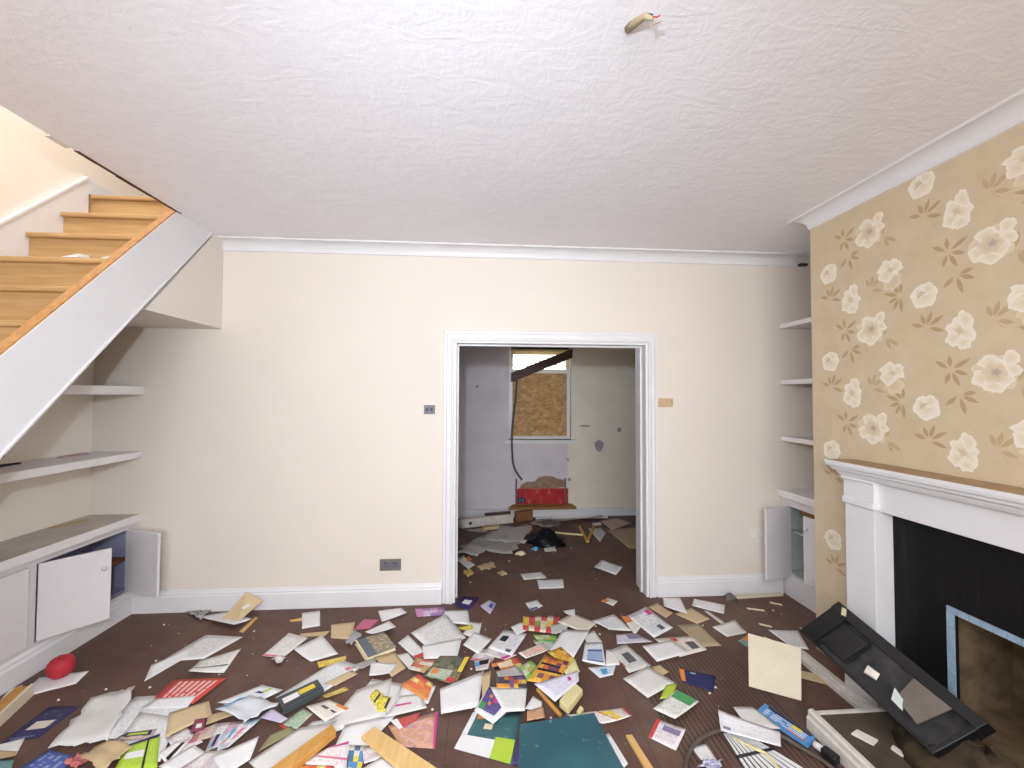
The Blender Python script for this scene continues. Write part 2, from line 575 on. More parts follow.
bl = struct(box(XL, XR, YW - .03, YW, 0, .10).build('baseboard_far', 'trim'), 'low white skirting of the back room')
box(-.2, 1.9, YW - .034, YW - .03, .085, .1).build('cap_moulding', 'trim', bl)

# far window
wn = struct(box(wx0 - .05, wx1 + .05, YW - .06, YW + .06, .905, .95).build('window_1', 'trim'), 'sash window boarded below and bright above')
fy0, fy1 = YW + .05, YW + .11
for x0, x1, z0, z1 in ((wx0, wx0 + .055, .95, wz1), (wx1 - .055, wx1, .95, wz1), (wx0 + .055, wx1 - .055, wz1 - .05, wz1), (wx0 + .055, wx1 - .055, .95, 1.0), (wx0 + .055, wx1 - .055, 1.775, 1.835)):
    box(x0, x1, fy0, fy1, z0, z1).build('window_frame', 'trim', wn, bevel=.006)
g = NT('window_glass')
g.b.inputs['Base Color'].default_value = (1, 1, 1, 1)
g.b.inputs['Roughness'].default_value = 0.02
g.b.inputs['Transmission Weight'].default_value = 1.0
g.b.inputs['IOR'].default_value = 1.05
M['glass'] = g.m
box(wx0 + .055, wx1 - .055, YW + .078, YW + .082, 1.835, wz1 - .05).build('pane', 'glass', wn)
box(wx0 + .055, wx1 - .055, YW + .090, YW + .094, 1.0, 1.775).build('pane', 'glass', wn)

# ---- trims: skirting, casing, cornice
SK = [(0, 0), (.022, 0), (.022, .105), (.016, .115), (.018, .122), (.012, .132), (.008, .145), (0, .145)]
def skirting(name, x0, x1, label):
    m = MB()
    m.prism([(D - p, z) for p, z in SK], 0, x0, x1)
    return struct(m.build(name, 'trim'), label)
skirting('baseboard_left', -2.39, -.28, 'white moulded skirting from cupboard to door casing')
skirting('baseboard_right', 1.325, 2.30, 'white moulded skirting from door casing to alcove')
CP = [(0, 0), (0, .024), (.010, .026), (.022, .018), (.045, .020), (.055, .012), (.070, .012), (.075, 0)]
nC = len(CP)
m = MB(); m.prism([(OR_ + p, D - d) for p, d in CP], 2, 0, OT)
for i, (p, d) in enumerate(CP): m.v[nC + i] = (OR_ + p, D - d, OT + p)
tr = struct(m.build('trim_1', 'trim'), 'white moulded casing of the doorway')
m = MB(); m.prism([(OL - p, D - d) for p, d in CP], 2, 0, OT)
for i, (p, d) in enumerate(CP): m.v[nC + i] = (OL - p, D - d, OT + p)
m.build('casing', 'trim', tr)
m = MB(); m.prism([(D - d, OT + p) for p, d in CP], 0, OL, OR_)
for i, (p, d) in enumerate(CP):
    m.v[i] = (OL - p, D - d, OT + p); m.v[nC + i] = (OR_ + p, D - d, OT + p)
m.build('casing', 'trim', tr)
for a in ((OL, OL + .02, D - .012, DB + .01, 0, OT), (OR_ - .02, OR_, D - .012, DB + .01, 0, OT), (OL + .02, OR_ - .02, D - .012, DB + .01, OT - .02, OT)):
    box(*a).build('door_lining', 'trim', tr, bevel=.003)
for a in ((OL + .02, OL + .032, D + .07, D + .10, 0, OT - .02), (OR_ - .032, OR_ - .02, D + .07, D + .10, 0, OT - .02), (OL + .032, OR_ - .032, D + .07, D + .10, OT - .032, OT - .02)):
    box(*a).build('door_stop', 'trim', tr)

def cove(n=8, p=.082, dd=.08):
    pts = [(0, 0), (p, 0), (p, -.010)]
    for i in range(n + 1):
        a = math.pi / 2 * i / n
        pts.append((p - .006 - (p - .014) * math.sin(a), -.012 - (dd - .022) * (1 - math.cos(a))))
    pts += [(.008, -dd + .004), (0, -dd)]
    return pts
m = MB()
m.prism([(D - p, CEI + z) for p, z in cove()], 0, XS, 2.44)
tc = struct(m.build('trim_2', 'trim'), 'white coved cornice along the doorway wall')
box(2.47, 2.53, D - .03, D, 2.522, 2.54).build('broken_stub', 'darkslot', tc)
m = MB()
cv_ = cove()
m.prism([(XB - p, CEI + z) for p, z in cv_], 1, .55, YB)
for i, (p, z) in enumerate(cv_):
    m.v[len(cv_) + i] = (XB - p, YB + p, CEI + z)
struct(m.build('trim_3', 'trim'), 'white coved cornice on the chimney breast')

# ---- boxing under the upper stairs
m = MB()
m.prism([(2.43, 1.963), (D, 1.963), (D, CEI), (3.0, CEI)], 0, XL, XS - .001)
struct(m.build('wall_stair_boxing', 'wall'), 'cream plaster boxing between stair string and doorway wall')

# ------------------------------------------------------------ staircase
RZ, RY = .2045, .197
st = thing('staircase', 'bare wooden staircase with white string climbing along the party wall', 'staircase', (-2.25, .45, 0))
def strz_b(y): return 1.257 + 1.10 * (y - 1.753)
def strz_t(y): return 2.11 + 1.065 * (y - 2.183)
yb0 = 1.753 - 1.257 / 1.10
yt = 2.183 + (CEI - 2.11) / 1.065
yb = 1.753 + (CEI - 1.257) / 1.10
m = MB()
m.prism([(yb0, 0), (yb, CEI), (yt, CEI), (.36, strz_t(.36)), (.36, 0)], 0, XS - .04, XS)
sg = m.build('outer_string', 'trim', st)
m = MB()
m.prism([(y, z + dz) for y, z, dz in ((yb0, 0, .012), (yb, CEI, .012), (yb, CEI, .0), (yb0, 0, 0))][::1], 0, XS - .001, XS + .008)
m.build('string_bead', 'trim', sg)
m = MB()
m.prism([(.36, strz_t(.36)), (yt, CEI - .002), (yt - .012, CEI - .002), (.36, strz_t(.36) + .010)], 0, XS - .05, XS - .006)
m.build('string_edge', 'stairedge', sg)
m = MB()
def wst(y): return 2.852 + .115 + (y - 3.006) * RZ / RY
m.prism([(.3, 0), (.3, max(.1, wst(.3))), (2.99, wst(2.99)), (4.6, wst(2.99)), (4.6, 2.852), (3.0, 2.852), (3.0, 2.45), (.7, 0)], 0, XL, XL + .022)
ws = m.build('wall_string', 'trim', st)
m = MB()
m.prism([(.3, wst(.3) - .004), (2.99, wst(2.99) - .004), (2.99, wst(2.99) + .014), (.3, wst(.3) + .014)], 0, XL, XL + .03)
m.build('string_moulding', 'trim', ws)
for k in range(14):
    y, z = 3.006 - RY * k, 2.852 - RZ * k
    if z < .1:
        break
    o = box(XL + .022, XS - .04, y, y + RY + .03, z - .03, z).build('tread', 'stairwood', st, bevel=.010, seg=3)
    box(XL + .022, XS - .04, y + .028, y + .044, max(0, z - RZ + .001), z - .03).build('riser', 'stairwood', st)
# ------------------------------------------------------------ cupboards and shelves along the party wall
XC = -2.39
cab = thing('base_cupboard', 'long low white cupboard under the stairs with two doors hanging open', 'cupboard', (-2.53, 2.0, 0))
m = MB()
m.box(XC - .02, XC, .9, D - .002, 0, .16)
m.box(XC - .02, XC, .9, D - .002, .58, .62)
for y0, y1 in ((3.065, D - .002), (2.425, 2.47), (1.80, 1.85), (1.2, 1.25)):
    m.box(XC - .02, XC, y0, y1, .16, .58)
m.build('face_frame', 'cupboard', cab)
m = MB(); m.prism([(XC + p, z) for p, z in [(0, 0), (.016, 0), (.016, .10), (.010, .115), (.010, .125), (0, .14)]], 1, .9, D - .002)
m.build('plinth', 'trim', cab)
box(XL + .002, XC - .021, .9, D - .004, .165, .175).build('bottom_board', 'lilacinside', cab)
box(XL + .002, XL + .01, .9, D - .004, .175, .615).build('back_board', 'lilacinside', cab)
box(XL + .01, XC - .025, D - .012, D - .003, .175, .615).build('end_board', 'lilacinside', cab)
box(XL + .01, XC - .04, 2.6, D - .013, .36, .385).build('inner_shelf', 'brownshelf', cab)
def door_panel(parent, hx, hy, fx, fy, z0, z1, th, name='door', mat='cupboard', knob=True, kside=1, kz=.75):
    d = Vector((fx - hx, fy - hy, 0)); ln = d.length; d.normalize()
    nrm = Vector((-d.y, d.x, 0)) * th
    p = [Vector((hx, hy, 0)), Vector((fx, fy, 0)), Vector((fx, fy, 0)) + nrm, Vector((hx, hy, 0)) + nrm]
    m = MB()
    m.hexa([(q.x, q.y, z0) for q in p] + [(q.x, q.y, z1) for q in p])
    o = m.build(name, mat, parent, bevel=.003)
    if knob:
        base = Vector((hx, hy, 0)) + d * (ln - .035) + (nrm if kside > 0 else Vector()) 
        dirn = nrm.normalized() * (1 if kside > 0 else -1)
        z = z0 + (z1 - z0) * kz
        P = [base + dirn * s for s in (0, .008, .012, .022, .026)]
        MB().tube([(q.x, q.y, z) for q in P], [.006, .006, .013, .014, .006], 10).build('knob', mat, o, smooth=True)
    return o
door_panel(cab, -2.388, 2.475, -2.205, 2.702, .17, .582, -.018, kside=1)
door_panel(cab, -2.386, 3.060, -2.112, 2.966, .17, .582, -.018, kside=-1, kz=.82)
door_panel(cab, -2.388, 2.415, -2.388, 1.855, .17, .582, .018, kside=1)
door_panel(cab, -2.388, 1.795, -2.388, 1.255, .17, .582, .018, kside=1)
wt = tag(box(XL + .001, -2.355, .85, D - .001, .622, .672).build('worktop', 'dustytop', bevel=.004), 'dusty white slab laid over the low cupboard under the stairs', 'worktop')
box(-2.356, -2.350, .85, D - .001, .622, .671).build('front_edging', 'shelfwhite', wt)
tag(MB().hexa([(-2.655, 2.80, .673), (-2.60, 2.82, .673), (-2.545, 2.96, .673), (-2.595, 2.97, .673), (-2.655, 2.80, .677), (-2.60, 2.82, .677), (-2.545, 2.96, .679), (-2.595, 2.97, .679)]).build('cardboard_strip', paint('cardboard_tan', (190, 166, 128), .8)), 'tan cardboard strip lying on the dusty slab under the stairs', 'cardboard')
sh = tag(box(XL + .001, -2.352, 1.35, D - .001, 1.058, 1.104).build('wall_shelf', 'shelfwhite', bevel=.003), 'lower thick white shelf under the stairs, dusty on top', 'shelf', 'shelves under the stairs')
sh2 = tag(box(XL + .001, -2.345, 2.05, D - .001, 1.496, 1.552).build('wall_shelf', 'shelfwhite', bevel=.003), 'upper thick white shelf disappearing behind the stair string', 'shelf', 'shelves under the stairs')
tag(MB().tube([(-2.585, 2.30, 1.112), (-2.58, 2.45, 1.112), (-2.565, 2.545, 1.112)], [.008, .008, .005], 8).build('metal_rod', 'black'), 'short black rod lying on the lower shelf under the stairs', 'rod')
tag(MB().hexa([(-2.60, 2.78, 1.105), (-2.56, 2.78, 1.105), (-2.55, 2.95, 1.105), (-2.60, 2.95, 1.105), (-2.60, 2.78, 1.113), (-2.56, 2.78, 1.11), (-2.55, 2.95, 1.112), (-2.60, 2.95, 1.116)]).build('rag', paint('pink_rag', (196, 170, 172), .9)), 'pinkish rag strip at the back of the lower shelf', 'rag')
tag(MB().tube([(-2.672, 2.55, 1.22), (-2.662, 2.56, 1.21), (-2.655, 2.56, 1.18), (-2.66, 2.55, 1.15), (-2.668, 2.545, 1.14)], .004, 6).build('wire_hook', 'black'), 'small dark wire hook on the party wall below the stair string', 'hook')

# ------------------------------------------------------------ alcove cupboard and shelves beside the chimney breast
XA = 2.315
ac = thing('alcove_cupboard', 'white alcove cupboard beside the chimney breast with open doors', 'cupboard', (2.45, 2.76, 0))
m = MB()
m.box(XA, XA + .02, YB + .002, D - .002, 0, .17)
m.box(XA, XA + .02, YB + .002, D - .002, .675, .735)
m.box(XA, XA + .02, 3.04, D - .002, .17, .675)
m.box(XA, XA + .02, YB + .002, YB + .05, .17, .675)
m.build('face_frame', 'cupboard', ac)
box(XA + .02, XR - .002, YB + .002, D - .004, .165, .175).build('bottom_board', 'greeninside', ac)
box(XR - .012, XR - .002, YB + .002, D - .004, .175, .73).build('back_board', 'greeninside', ac)
box(XA + .03, XR - .014, D - .012, D - .003, .175, .73).build('end_board', 'greeninside', ac)
box(XA + .05, XR - .014, 2.5, D - .013, .47, .485).build('inner_shelf', 'greeninside', ac)
box(XA + .021, XA + .05, 2.5, 2.95, .64, .674).build('brown_rail', 'brownshelf', ac)
door_panel(ac, XA - .001, 3.045, 2.085, 2.985, .15, .672, .018, kside=-1, kz=.5)
door_panel(ac, XA - .02, 2.50, 2.257, 2.825, .195, .66, -.018, kside=-1, kz=.82)
tag(MB().lathe([(.03, 0), (.032, .01), (.028, .1), (.012, .14), (.012, .17)], (XA + .12, 2.93, .176), 14).build('bottle', paint('blue_bottle', (70, 96, 130), .3), smooth=True), 'dark blue bottle inside the open alcove cupboard', 'bottle')
tag(box(2.272, XR - .001, YB + .001, D - .001, .738, .792).build('alcove_worktop', 'shelfwhite', bevel=.004), 'white slab on top of the alcove cupboard', 'worktop')
for z, lab in ((2.062, 'highest small white alcove shelf near the cornice'), (1.628, 'middle small white alcove shelf'), (1.194, 'lowest small white alcove shelf above the cupboard')):
    tag(box(2.312, XR - .001, YB + .001, D - .001, z - .034, z).build('alcove_shelf', 'shelfwhite', bevel=.002), lab, 'shelf', 'alcove shelves')

# ------------------------------------------------------------ fireplace
fp = thing('fireplace_surround', 'white moulded fireplace surround on the papered chimney breast', 'fireplace', (1.95, 1.5, 0))
PX = 1.90
for name, y0, y1 in (('pilaster', 1.92, 2.085), ('pilaster', .935, 1.10)):
    o = box(PX, XB, y0, y1, .0, .955).build(name, 'trim', fp, bevel=.003)
    box(PX - .012, XB, y0 - .010, y1 + .010, .948, .985).build('neck_moulding', 'trim', o, bevel=.010, seg=3)
    box(PX - .004, XB, y0 - .003, y1 + .003, .985, 1.072).build('capital_block', 'trim', o, bevel=.002)
    box(PX - .014, XB, y0 - .012, y1 + .012, 1.072, 1.090).build('capital_moulding', 'trim', o, bevel=.007, seg=3)
    box(PX - .012, XB, y0 - .008, y1 + .008, 0, .12).build('base_block', 'trim', o, bevel=.003)
box(PX + .022, XB, 1.10, 1.92, .945, 1.09).build('frieze', 'trim', fp, bevel=.003)
m = MB()
mp = [(XB, 1.088), (PX - .012, 1.088), (PX - .020, 1.100), (PX - .026, 1.112), (PX - .040, 1.120), (PX - .044, 1.132), (PX - .056, 1.138), (PX - .060, 1.152), (PX - .060, 1.165), (XB, 1.165)]
# mantel with returned ends: scale the plan per profile level
Y0, Y1 = .935, 2.085
b = 0
rows = []
for x, z in mp[1:-1]:
    e = PX - x
    rows.append(((XB, Y1 + e, z), (x, Y1 + e, z), (x, Y0 - e, z), (XB, Y0 - e, z)))
for r in rows:
    m.v += list(r)
for i in range(len(rows) - 1):
    for k in range(3):
        m.f.append((4 * i + k, 4 * i + k + 1, 4 * i + 5 + k, 4 * i + 4 + k))
m.f.append((0, 1, 2, 3)); n = 4 * (len(rows) - 1); m.f.append((n + 3, n + 2, n + 1, n))
m.f.append(tuple(4 * i for i in range(len(rows)))); m.f.append(tuple(4 * i + 3 for i in range(len(rows))))
ms = m.build('mantel_shelf', 'trim', fp)
M['mantledust'] = paint('dusty_mantel_top', (178, 152, 116), .85, .12, 12.0)
box(PX - .050, XB - .0005, Y0 - .05, Y1 + .05, 1.165, 1.1665).build('dust_layer', 'mantledust', ms)
# black back panel with the fire opening and its pale tile edging
bp = MB()
TY0, TY1, TZ = 1.33, 1.66, .585
bp.box(XB - .006, XB + .012, TY1 + .0, 1.919, 0, .944)
bp.box(XB - .006, XB + .012, 1.101, TY0, 0, .944)
bp.box(XB - .006, XB + .012, TY0, TY1, TZ, .944)
t = NT('sooty_panel'); o = t.coord()
f = t.noise(t.scaled(o, (1, 30, 1.5)), 2.0, 5.0, .7)
g = t.noise(o, 5.0, 3.0)
mk = t.math('MULTIPLY', t.ramp(f, [(.5, (0, 0, 0, 1)), (.75, (1, 1, 1, 1))]), t.ramp(g, [(.4, (0, 0, 0, 1)), (.7, (1, 1, 1, 1))]))
M['soot'] = t.out(t.mix(mk, lin((10, 9, 11)), lin((46, 44, 36))), .6, .25)
panel = bp.build('black_back_panel', 'soot', fp)
for i in range(8):
    z = .08 + i * (TZ - .08) / 8
    box(XB - .012, XB - .0055, TY1 - .002, TY1 + .026, z + .001, z + (TZ - .08) / 8 - .001).build('edge_tile', 'tile', panel)
for i in range(9):
    y = TY0 - .02 + i * (TY1 + .026 - TY0 + .02) / 9
    box(XB - .012, XB - .0055, y + .001, y + (TY1 + .046 - TY0) / 9 - .001, TZ, TZ + .026).build('edge_tile', 'tile', panel)
M['firebrick'] = paint('dusty_fire_recess', (150, 126, 96), .9, .25, 12.0, .4, 30)
m = MB()
m.box(2.42, 2.44, 1.2, 1.8, 0, .75); m.box(XB + .013, 2.42, 1.2, 1.22, 0, .75); m.box(XB + .013, 2.42, 1.78, 1.8, 0, .75); m.box(XB + .013, 2.42, 1.2, 1.8, .75, .77); m.box(XB + .013, 2.42, 1.2, 1.8, 0, .09)
m.build('fire_recess', 'firebrick', fp)

M['slabtop'] = paint('dusty_hearth_slab', (92, 78, 66), .6, .22, 9.0, .15, 40)
he = thing('hearth', 'raised brown hearth slab with a white moulded timber edge', 'hearth', (1.74, 1.4, 0))
box(1.505, 1.998, 1.05, 1.815, 0, .078).build('slab', 'slabtop', he, bevel=.003)
m = MB(); m.prism([(1.475, 0), (1.475, .05), (1.482, .06), (1.482, .078), (1.49, .086), (1.506, .086), (1.506, 0)], 1, 1.05, 1.842); m.build('edge_moulding', 'whitewood', he)
m = MB(); m.prism([(1.842, 0), (1.842, .05), (1.836, .06), (1.836, .078), (1.828, .086), (1.814, .086), (1.814, 0)], 0, 1.506, 1.86); m.build('edge_moulding', 'whitewood', he)
pl = MB()
pl.hexa([(1.80, 2.385, 0), (1.875, 2.385, 0), (1.872, 1.86, 0), (1.80, 1.86, 0), (1.80, 2.385, .028), (1.875, 2.385, .028), (1.872, 1.86, .028), (1.80, 1.86, .028)])
pm = tag(pl.build('moulding_board', 'whitewood', bevel=.004), 'loose white moulded board on the floor below the black metal tray', 'board')
MB().box(1.83, 1.846, 1.861, 2.384, .028, .036).build('bead', 'whitewood', pm)

M['creamcard'] = paint('cream_chip', (206, 194, 160), .7)
# heap of rubble in front of the fire, black tray lying on it
def lump(name, mat, cx, cy, z0, rx, ry, h, seed, n=14, rings=6, rough=.25, smooth=True):
    r = random.Random(seed)
    m = MB()
    for i in range(rings + 1):
        s = 1 - i / rings
        for k in range(n):
            a = 2 * math.pi * k / n
            w = 1 + rough * r.uniform(-1, 1)
            z = z0 + h * (1 - s ** 2) * (1 + rough * .6 * r.uniform(-1, 1))
            m.v.append((cx + rx * s * w * math.cos(a), cy + ry * s * w * math.sin(a), z0 if i == 0 else z))
    for i in range(rings):
        for k in range(n):
            k2 = (k + 1) % n
            m.f.append((i * n + k, i * n + k2, (i + 1) * n + k2, (i + 1) * n + k))
    m.f.append(tuple(rings * n + k for k in range(n)))
    m.f.append(tuple(range(n))[::-1])
    return m.build(name, mat, smooth=smooth)
M['rubble'] = paint('sooty_rubble', (82, 68, 50), .95, .35, 14.0, .6, 25)
M['clothdark'] = paint('dusty_dark_cloth', (62, 52, 44), .95, .25, 10.0, .5, 30)
rb = lump('rubble_heap', 'rubble', 1.80, 1.41, .079, .16, .27, .17, 3, 20, 7, .22)
rb['kind'] = 'stuff'; rb['label'] = 'sooty rubble heap on the hearth under the black tray'; rb['category'] = 'rubble'

A2, A1, B1, B2 = Vector((1.66, 2.115, .28)), Vector((1.825, 2.05, .455)), Vector((1.83, 1.42, .325)), Vector((1.665, 1.47, .185))
nrm = (A1 - A2).cross(B2 - A2).normalized()
if nrm.z < 0: nrm = -nrm
def tp(u, v, w=0.0):
    return A2.lerp(A1, u).lerp(B2.lerp(B1, u), v) + nrm * w
M['gloss'] = NT('glossy_black_enamel').out(lin((26, 25, 27)), .28, .5)
t = NT('dusty_sheen_enamel'); o = t.coord(); f = t.noise(o, 9.0, 5.0, .6)
M['dustsheen'] = t.out(t.ramp(f, [(.4, lin((36, 36, 40))), (.7, lin((78, 75, 76)))]), .38, .5)  # patchy dust, lightened to paint in the sheen of lit enamel
tray = thing('metal_tray', 'long black enamelled metal tray tipped against the fireplace', 'tray', (1.75, 1.76, .08))
def tbox(u0, u1, v0, v1, w0, w1):
    return MB().hexa([tp(u0, v0, w0), tp(u1, v0, w0), tp(u1, v1, w0), tp(u0, v1, w0), tp(u0, v0, w1), tp(u1, v0, w1), tp(u1, v1, w1), tp(u0, v1, w1)])
tbox(.04, .96, .02, .98, -.05, -.042).build('tray_floor', 'dustsheen', tray)
tbox(0, .05, 0, 1, -.055, .0).build('side_rim', 'gloss', tray, bevel=.002)
tbox(.80, 1.0, 0, 1, -.055, .004).build('side_rim', 'gloss', tray, bevel=.002)
tbox(.05, .80, 0, .13, -.055, .0).build('end_flange', 'gloss', tray, bevel=.002)
tbox(.05, .80, .97, 1, -.055, .0).build('end_flange', 'gloss', tray, bevel=.002)
tbox(.14, .74, .13, .34, -.041, -.012).build('raised_plate', 'gloss', tray, bevel=.004)
m = MB(); m.hexa([tp(.3, .0, -.055), tp(.9, .0, -.055), tp(.9, 1, -.055), tp(.3, 1, -.055), tp(.45, .12, -.12), tp(.85, .12, -.12), tp(.85, .9, -.12), tp(.45, .9, -.12)])
m.build('underside_hull', 'gloss', tray)
M['greyboard'] = paint('grey_torn_board', (122, 112, 104), .8, .12, 10)
gb = MB().hexa([tp(.30, .70, .002), tp(.78, .66, -.002), tp(.80, .88, .004), tp(.20, .86, .002), tp(.30, .70, .008), tp(.78, .66, .004), tp(.80, .88, .010), tp(.20, .86, .008)])
tag(gb.build('torn_board', 'greyboard'), 'torn grey board lying across the near end of the black tray', 'board')
tag(MB().hexa([tp(.22, .70, .0), tp(.42, .66, .0), tp(.36, .73, .0), tp(.2, .77, .0), tp(.22, .70, .012), tp(.42, .66, .014), tp(.36, .73, .012), tp(.2, .77, .010)]).build('paper_scrap', paint('pale_scrap', (206, 214, 208), .8)), 'pale paper scrap beside the torn board on the black tray', 'paper scrap')
tag(MB().hexa([tp(.25, .44, -.041), tp(.42, .42, -.041), tp(.44, .50, -.041), tp(.3, .52, -.041), tp(.28, .45, -.032), tp(.40, .43, -.030), tp(.42, .49, -.030), tp(.32, .51, -.034)]).build('plaster_piece', 'patch'), 'small white plaster piece in the middle of the black tray', 'plaster')
tag(MB().hexa([tp(.82, .10, .005), tp(.95, .06, .005), tp(.97, .09, .005), tp(.85, .13, .005), tp(.82, .10, .009), tp(.95, .06, .009), tp(.97, .09, .009), tp(.85, .13, .009)]).build('straw_tuft', 'creamcard'), 'tiny straw coloured chip on the far corner of the black tray', 'chip')
lr = lump('crushed_can', paint('crushed_metal', (140, 128, 120), .4, .3, 14), 1.70, 1.30, .079, .06, .08, .07, 8, 9, 4, .35, False)
tag(lr, 'crushed pale metal lump on the hearth near the tray end', 'scrap metal')
tag(MB().hexa([(1.56, 1.70, .079), (1.60, 1.715, .079), (1.64, 1.66, .079), (1.60, 1.64, .079), (1.56, 1.70, .086), (1.60, 1.715, .088), (1.64, 1.66, .086), (1.60, 1.64, .085)]).build('plaster_flake', 'patch'), 'white plaster flake on the hearth slab below the tray', 'plaster')
tag(MB().hexa([(1.655, 1.62, .079), (1.675, 1.63, .079), (1.70, 1.52, .079), (1.68, 1.51, .079), (1.655, 1.62, .088), (1.675, 1.63, .088), (1.70, 1.52, .088), (1.68, 1.51, .088)]).build('tile_sliver', 'patch'), 'thin white tile sliver on the hearth slab beneath the tray', 'tile')

# ------------------------------------------------------------ wall plates, ceiling rose remains
def plate(name, lab, cat, x0, x1, z0, z1, mat):
    t_ = thing(name, lab, cat, ((x0 + x1) / 2, D, z0))
    box(x0, x1, D - .009, D, z0, z1).build('face_plate', mat, t_, bevel=.002)
    return t_
p = plate('light_switch', 'grey metal light switch left of the door casing', 'switch', -.42, -.34, 1.363, 1.428, 'greyplate')
for i in range(2):
    box(-.405 + .032 * i, -.387 + .032 * i, D - .014, D - .009, 1.383, 1.408).build('rocker', 'darkslot', p)
p = plate('blank_plate', 'tan blank plate right of the door casing', 'wall plate', 1.337, 1.450, 1.417, 1.484, 'tanplate')
for x in (1.352, 1.435):
    MB().tube([(x, D - .012, 1.45), (x, D - .008, 1.45)], .004, 8).build('screw', 'greyplate', p)
p = plate('wall_socket', 'dull metal double socket above the skirting', 'socket', -.722, -.572, .242, .324, 'brass')
box(-.71, -.584, D - .012, D - .009, .258, .308).build('insert', 'greyplate', p)
for x in (-.69, -.625):
    for a in ((x + .014, x + .020, .288, .298), (x + .004, x + .010, .270, .277), (x + .024, x + .030, .270, .277)):
        box(a[0], a[1], D - .0126, D - .0119, a[2], a[3]).build('pin_slot', 'darkslot', p)
    box(x + .002, x + .010, D - .015, D - .012, .292, .302).build('rocker', 'darkslot', p)
rs = thing('ceiling_flex', 'torn ceiling flex with bare wires and a scrap of paper', 'cable', (.44, 1.1, CEI))
MB().tube([(.43, 1.20, CEI), (.435, 1.16, CEI - .02), (.45, 1.12, CEI - .035), (.462, 1.10, CEI - .06)], [.012, .011, .009, .005], 8).build('flex', paint('tan_flex', (176, 158, 128), .7), rs, smooth=True)
MB().tube([(.452, 1.12, CEI - .035), (.47, 1.115, CEI - .04), (.485, 1.12, CEI - .035), (.495, 1.125, CEI - .025)], .0022, 6).build('red_wire', paint('red_wire', (190, 50, 70), .5), rs)
MB().tube([(.448, 1.13, CEI - .03), (.455, 1.115, CEI - .035), (.470, 1.113, CEI - .038)], .004, 6).build('blue_wire', paint('blue_wire', (60, 60, 96), .5), rs)
MB().hexa([(.455, 1.11, CEI - .075), (.478, 1.10, CEI - .07), (.50, 1.115, CEI - .05), (.47, 1.12, CEI - .055), (.455, 1.112, CEI - .074), (.478, 1.102, CEI - .069), (.50, 1.117, CEI - .049), (.47, 1.122, CEI - .054)]).build('paper_scrap', paint('flex_paper', (196, 184, 140), .8), rs)
# ------------------------------------------------------------ paper stocks and printed matter
PC = dict(white=(236, 234, 234), white2=(226, 223, 220), whitegrey=(212, 209, 206), kraft=(205, 176, 130), kraft2=(212, 184, 140), kraftgrey=(176, 158, 128),
          tealc=(120, 160, 160), lilac=(206, 194, 218), beige=(222, 212, 196), lime=(176, 206, 44), redtiny=(204, 62, 50), burgundy=(132, 44, 72),
          olive=(150, 146, 110), purple=(86, 64, 120), silver=(176, 172, 176), greypaper=(196, 194, 190), paleyellow=(234, 226, 160), orangec=(236, 128, 44),
          navyc=(40, 44, 92), navypurple=(58, 40, 96), pinkcard=(190, 166, 158), bluec=(56, 84, 170), bluegrey=(110, 112, 150), cream=(238, 222, 190),
          greenp=(60, 150, 80), greyc=(96, 94, 98), magenta=(206, 40, 130), palebluec=(150, 180, 220), pink=(226, 110, 146), purplegrey=(140, 128, 160),
          redc=(206, 50, 48), skyblue=(70, 160, 214), yellowc=(240, 208, 50), bag=(222, 224, 230))
def hazed(c):
    """inks veiled with painted haze"""
    return tuple(v * .84 + w * .16 for v, w in zip(c, (206, 201, 198)))  # pale grey mixed in as haze over the print colours
def stock(k, c):
    c = hazed(c) if max(c) - min(c) > 60 else c
    t = NT('paper_' + k)
    f = t.noise(t.coord(), 14.0, 3.0)
    l = lin(c)
    d = tuple(v * .92 for v in l[:3]) + (1,)
    t.bump(t.noise(t.coord(), 25.0, 3.0), 0.12, 0.004)
    M[k] = t.out(t.ramp(f, [(.3, d), (.7, l)]), .6, .3)
for k, c in PC.items():
    stock(k, c)
M['black'] = paint('print_black', (38, 36, 40), .5, .15, 30.0)

def text_mask(t, uv, lines, words, u0=.1, u1=.9, v0=.12, v1=.88, fill=.5):
    """rows of word-like bars in the sheet's own UV"""
    s = t.n('SeparateXYZ'); t.link(uv, s.inputs[0])
    u, v = s.outputs[0], s.outputs[1]
    row = t.math('FLOOR', t.math('MULTIPLY', v, lines))
    inrow = t.math('LESS_THAN', t.math('FRACT', t.math('MULTIPLY', v, lines)), .5)
    cv = t.n('CombineXYZ'); t.put(cv.inputs[0], t.math('MULTIPLY', u, words)); t.put(cv.inputs[1], t.math('MULTIPLY', row, 7.31))
    nz = t.n('TexNoise'); t.link(cv.outputs[0], nz.inputs['Vector']); nz.inputs['Scale'].default_value = 1.0; nz.inputs['Detail'].default_value = 2.0
    w = t.math('GREATER_THAN', nz.outputs['Fac'], 1 - fill)
    box_ = t.math('MULTIPLY', t.math('MULTIPLY', t.math('GREATER_THAN', u, u0), t.math('LESS_THAN', u, u1)), t.math('MULTIPLY', t.math('GREATER_THAN', v, v0), t.math('LESS_THAN', v, v1)))
    return t.math('MULTIPLY', t.math('MULTIPLY', inrow, w), box_)
def printed(k, base, ink, lines=14, words=14, fill=.5, amt=.42, **kw):
    t = NT('print_' + k)
    uv = t.coord('UV')
    f = t.math('MULTIPLY', text_mask(t, uv, lines, words, fill=fill, **kw), amt)
    M[k] = t.out(t.mix(f, lin(hazed(base) if max(base) - min(base) > 60 else base), lin(hazed(ink))), .55, .35)
